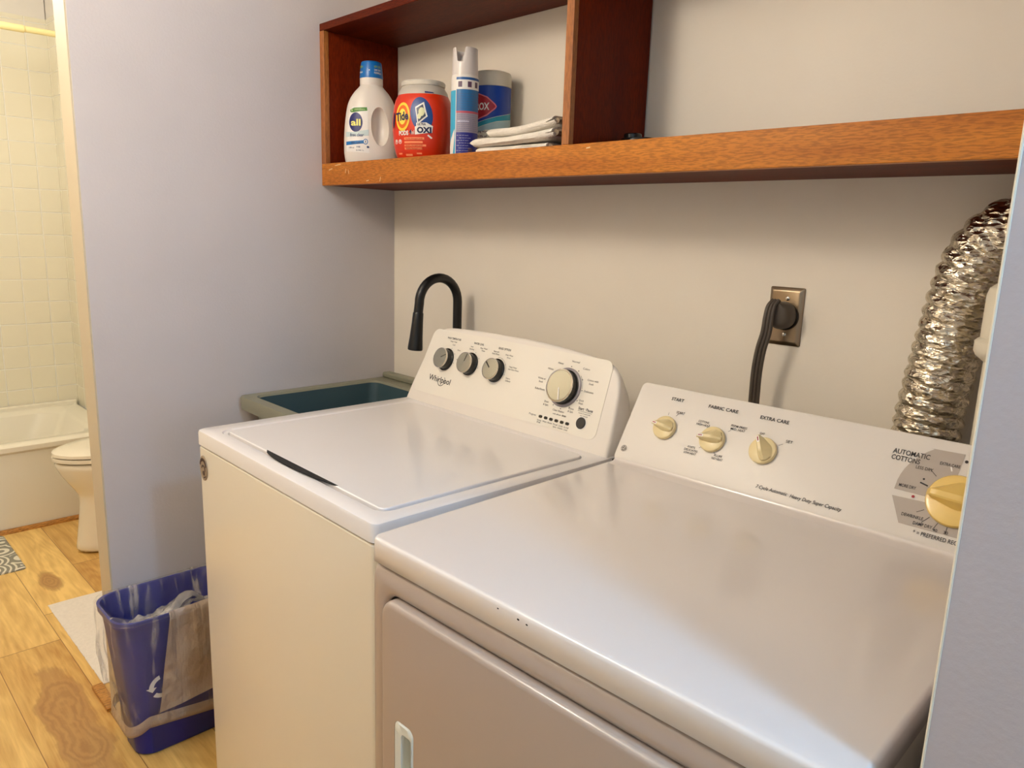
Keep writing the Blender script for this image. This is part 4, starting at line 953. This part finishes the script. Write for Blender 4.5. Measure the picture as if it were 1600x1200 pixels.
# resample evenly
seg = [0]
for a, b in zip(dp, dp[1:]): seg.append(seg[-1]+(b-a).length)
Ltot = seg[-1]; res = []; step = .0028; j = 0
for i in range(int(Ltot/step)+1):
    s_ = i*step
    while j < len(seg)-2 and seg[j+1] < s_: j += 1
    k = (s_-seg[j])/(seg[j+1]-seg[j]+1e-9); res.append(dp[j].lerp(dp[j+1], k))
bm = bmesh.new()
def rf(i, a, r):
    s_ = i*step
    ph = s_/.021*2*PI + a + .5*sin(a*2+s_*9)+.5*noise.noise((cos(a)*1.5, sin(a)*1.5, s_*18))
    w_ = abs(sin(ph/2)) ** .8
    cr = noise.noise((cos(a)*4.2, sin(a)*4.2, s_*70))*.0022 + noise.noise((cos(a)*9, sin(a)*9, s_*120))*.0012
    return r + .0056*(w_-.58) + cr
tube(bm, res, .0505, 84, True, rf)
tag(obj('vent_duct', bm, M['foil'], angle=80), 'crinkled silver foil dryer vent duct bending up to the right behind the dryer', 'duct')
# white pipe fitting right of the duct
t = thing('pipe_fitting', 'white plastic pipe with a capped, slotted top in front of the foil duct', 'pipe', (1.750, -.136, 0))
bm = bmesh.new(); lathe(bm, [(.024, 0.0), (.024, 1.16), (.024, 1.20)], 32); obj('pipe', bm, M['pvc'], t)
bm = bmesh.new(); lathe(bm, [(.024, 1.195), (.036, 1.205), (.0395, 1.212), (.0395, 1.226), (.036, 1.230), (.033, 1.232), (.033, 1.295), (.030, 1.306), (.022, 1.313), (.010, 1.3155)], 40); cpf = obj('cap', bm, M['pvc'], t, angle=30)
bm = bmesh.new(); prism(bm, rrect(-.014, .014, -.003, .003, .0028, 4), lambda x, y: (x, y-.020, 1.3115), lambda x, y: (x, y-.020, 1.3150)); obj('slot', bm, M['dark'], cpf, smooth=False)

# ------------------------------------------------------------------ wastebasket and liner
BC = (.118, -.795)
t = thing('wastebasket', 'blue plastic wastebasket on the wood floor between the wall end and the washing machine', 'wastebasket', (BC[0], BC[1], 0), 0)
ZT = .405
def bring(k, z, off=0, n=10):
    hx = .068+(.098-.068)*k+off; hy = .122+(.158-.122)*k+off; cx = -.012*(1-k)
    r_ = .045+.01*k
    return [(cx+x, y, z) for x, y in rrect(-hx, hx, -hy, hy, r_, n)]
bm = bmesh.new()
loft(bm, [bring(.01, .0, -.004), bring(.0, .004), bring(.95, ZT-.02), bring(.95, ZT-.018, .007), bring(1, ZT, .007), bring(1, ZT, .001), bring(.95, ZT-.02, -.004), bring(.02, .006, -.004)])
wb_ = obj('bin_body', bm, M['bin'], t, angle=40)
def side_map(s, z): # right-hand (+x) side of the bin, s along +y
    k = z/ZT; return (.068+.030*k-.012*(1-k)+.001, s, z)
P = Print(side_map); 
for d in range(3):
    a = PI/2+d*2*PI/3
    P.arc(-.062, .20, .028, a+.25, a+1.5, .012, 8)
    tip = a+1.5; P.poly([(-.062+q*cos(tip), .20+q*sin(tip)) for q in (.015, .041)]+[(-.062+.028*cos(tip+.5), .20+.028*sin(tip+.5))])
P.done('recycling_symbol', M['white'], t)
def plastic_film(name, col, alpha, rough=.22, vein=1.0, stretch=(26, 26, 3.2), rot=(.35, .25, 0)):
    m = bpy.data.materials.new(name); m.use_nodes = True; nt = m.node_tree; b = nt.nodes['Principled BSDF']
    N = nt.nodes.new; L = nt.links.new
    b.inputs['Base Color'].default_value = col; b.inputs['Roughness'].default_value = rough
    tc = N('ShaderNodeTexCoord'); mp = N('ShaderNodeMapping'); mp.inputs['Scale'].default_value = stretch; mp.inputs['Rotation'].default_value = rot
    L(tc.outputs['Object'], mp.inputs['Vector'])
    n = N('ShaderNodeTexNoise'); n.inputs['Scale'].default_value = 1; n.inputs['Detail'].default_value = 4; n.inputs['Distortion'].default_value = .6; L(mp.outputs['Vector'], n.inputs['Vector'])
    n2 = N('ShaderNodeTexNoise'); n2.inputs['Scale'].default_value = 24; n2.inputs['Detail'].default_value = 3; L(tc.outputs['Object'], n2.inputs['Vector'])
    ad = N('ShaderNodeMath'); ad.operation = 'ADD'; L(n.outputs['Fac'], ad.inputs[0]); L(n2.outputs['Fac'], ad.inputs[1])
    bp = N('ShaderNodeBump'); bp.inputs['Strength'].default_value = .9; bp.inputs['Distance'].default_value = .012
    L(ad.outputs[0], bp.inputs['Height']); L(bp.outputs['Normal'], b.inputs['Normal'])
    # gathered folds lie several layers thick, so less shows through them
    r = N('ShaderNodeMapRange'); r.interpolation_type = 'SMOOTHSTEP'; r.inputs['From Min'].default_value = .52; r.inputs['From Max'].default_value = .74
    r.inputs['To Min'].default_value = alpha; r.inputs['To Max'].default_value = min(1, alpha*(1+2.2*vein)); L(n.outputs['Fac'], r.inputs['Value'])
    L(r.outputs[0], b.inputs['Alpha'])
    return m
FILM = plastic_film('clear_film', srgb(232, 220, 206), .085, .14, 3.2)
MILK = plastic_film('milky_film', srgb(196, 172, 146), .70, .3, .1)
t = thing('bin_liner', 'translucent plastic bag lining the blue wastebasket and hanging over its outside', 'bag', (BC[0], BC[1], 0), 0)
def wr(p, amp, sc, seed):
    v = Vector(p); return v+Vector((noise.noise(v*sc+Vector((seed, 0, 0))), noise.noise(v*sc+Vector((0, seed, 0))), noise.noise(v*sc+Vector((0, 0, seed)))*.6))*amp
def bagring(k, z, off, amp, seed, n=22, zamp=0):
    out = []
    for i, p in enumerate(bring(k, z, off, n)):
        q = wr(p, amp, 22, seed); a = math.atan2(p[1], p[0])
        q.z += zamp*noise.noise((cos(a)*3, sin(a)*3, seed)); q.x = max(q.x, -BC[0]+.003) if q.y > -.09 else q.x
        out.append(q)
    return out
bm = bmesh.new(); rings = []
for i in range(17):      # outside skirt
    u = i/16; z = .085+(ZT-.004-.085)*u; k = z/ZT
    rings.append(bagring(k, z, .011+.010*sin(PI*u)+.003*(1-u), .009*(1-u*.55), 3, zamp=.030*(1-u)))
loft(bm, rings, False, False); obj('outer_skirt', bm, FILM, t, angle=180)
bm = bmesh.new(); rings = []
for i in range(9):       # gathered hem along the bottom of the skirt
    a = 2*PI*i/8; rings.append([])
hem = bagring(.2, .085, .014, .009, 3, zamp=.030)
loft(bm, [[q+Vector((0, 0, dz+.006*noise.noise(q*30+Vector((0, 0, dz*40))))) + (Vector((q.x, q.y, 0)).normalized()*dx) for q in hem] for dz, dx in ((-.004, 0), (-.006, .004), (.004, .007), (.016, .006), (.026, .002))], False, False); obj('gathered_hem', bm, MILK, t, angle=180)
bm = bmesh.new()
rings = [bagring(1, ZT-.006, .012, .003, 9), bagring(1, ZT+.006, .010, .006, 9, zamp=.008), bagring(1, ZT+.008, .001, .006, 9, zamp=.010), bagring(1, ZT-.006, -.006, .006, 9)]
for i in range(1, 9): u = i/8; rings.append(bagring(.9-.5*u, ZT-.02-.26*u, -.012-.012*u, .016, 11+i*.15))
loft(bm, rings, False, False); obj('inner_lining', bm, FILM, t, angle=180)
# crumpled mound of film inside on the right, and the doubled flap outside on the right
bm = bmesh.new(); G = []
for j in range(31):
    row = []
    for i in range(31):
        u, v = i/30*2-1, j/30*2-1
        x = .006+u*.070*math.sqrt(1-v*v*.45); y = .000+v*.128*math.sqrt(1-u*u*.45)
        z = ZT-.075+.088*math.exp(-((u-.75)**2*1.1+(v-.1)**2*1.5))+.022*noise.noise((x*18, y*18, 2))+.014*noise.noise((x*45, y*45, 7))
        row.append(bm.verts.new((x, y, z)))
    G.append(row)
for j in range(30):
    for i in range(30): bm.faces.new((G[j][i], G[j][i+1], G[j+1][i+1], G[j+1][i]))
obj('crumpled_middle', bm, plastic_film('crumpled_film', srgb(214, 206, 194), .40, .15, .6, (14, 14, 14)), t, angle=180)
bm = bmesh.new(); G = []
for j in range(25):
    row = []
    v = j/24
    for i in range(31):
        u = i/30; y0_ = -.050-.032*v; y = y0_+(.155-y0_)*u
        z = ZT+.012-v*(.275-.03*u)+.012*u
        k = max(0, min(1, z/ZT)); x = .068+.030*k-.012*(1-k)+.031+.010*sin(PI*u)*(.4+v)+.006*noise.noise((u*4, v*3, 1))
        if v == 0: x -= .01
        row.append(bm.verts.new((x, y, z)))
    G.append(row)
for j in range(24):
    for i in range(30): bm.faces.new((G[j][i], G[j][i+1], G[j+1][i+1], G[j+1][i]))
obj('doubled_flap', bm, MILK, t, angle=180)
t = thing('wall_sconce', 'small round glass wall lamp on the hall wall right of the dryer, outside the picture', 'lamp', (2.40, YF, 2.08))
bm = bmesh.new(); lathe(bm, [(.05, .002), (.05, .014), (.02, .022), (.012, .06)], 32); k_ = obj('bracket', bm, M['chrome'], t); k_.rotation_euler = (PI/2, 0, 0)
g2 = mat('cool_lamp_glass', srgb(230, 240, 255), .4); b_ = g2.node_tree.nodes['Principled BSDF']; b_.inputs['Emission Color'].default_value = (.58, .74, 1, 1); b_.inputs['Emission Strength'].default_value = 5
bm = bmesh.new(); lathe(bm, [(.020, .125), (.050, .115), (.078, .085), (.082, .078), (.076, .080), (.048, .108)], 32, (0, -.155, -.0), False, False); obj('shade', bm, g2, t)
# ceiling fixture over the hall (out of frame, where the light comes from)
t = thing('ceiling_light', 'round white flush ceiling light in the hall, outside the picture', 'ceiling light', (0.62, -1.66, 2.44))
bm = bmesh.new(); lathe(bm, [(.14, -.001), (.14, -.03), (.12, -.04)], 40); obj('base', bm, M['ceil'], t)
g_ = mat('lamp_glass', srgb(255, 240, 215), .4); b_ = g_.node_tree.nodes['Principled BSDF']; b_.inputs['Emission Color'].default_value = (1, .8, .56, 1); b_.inputs['Emission Strength'].default_value = 6
bm = bmesh.new(); lathe(bm, [(.12, -.041), (.115, -.07), (.085, -.10), (.03, -.115)], 40); obj('glass_shade', bm, g_, t)
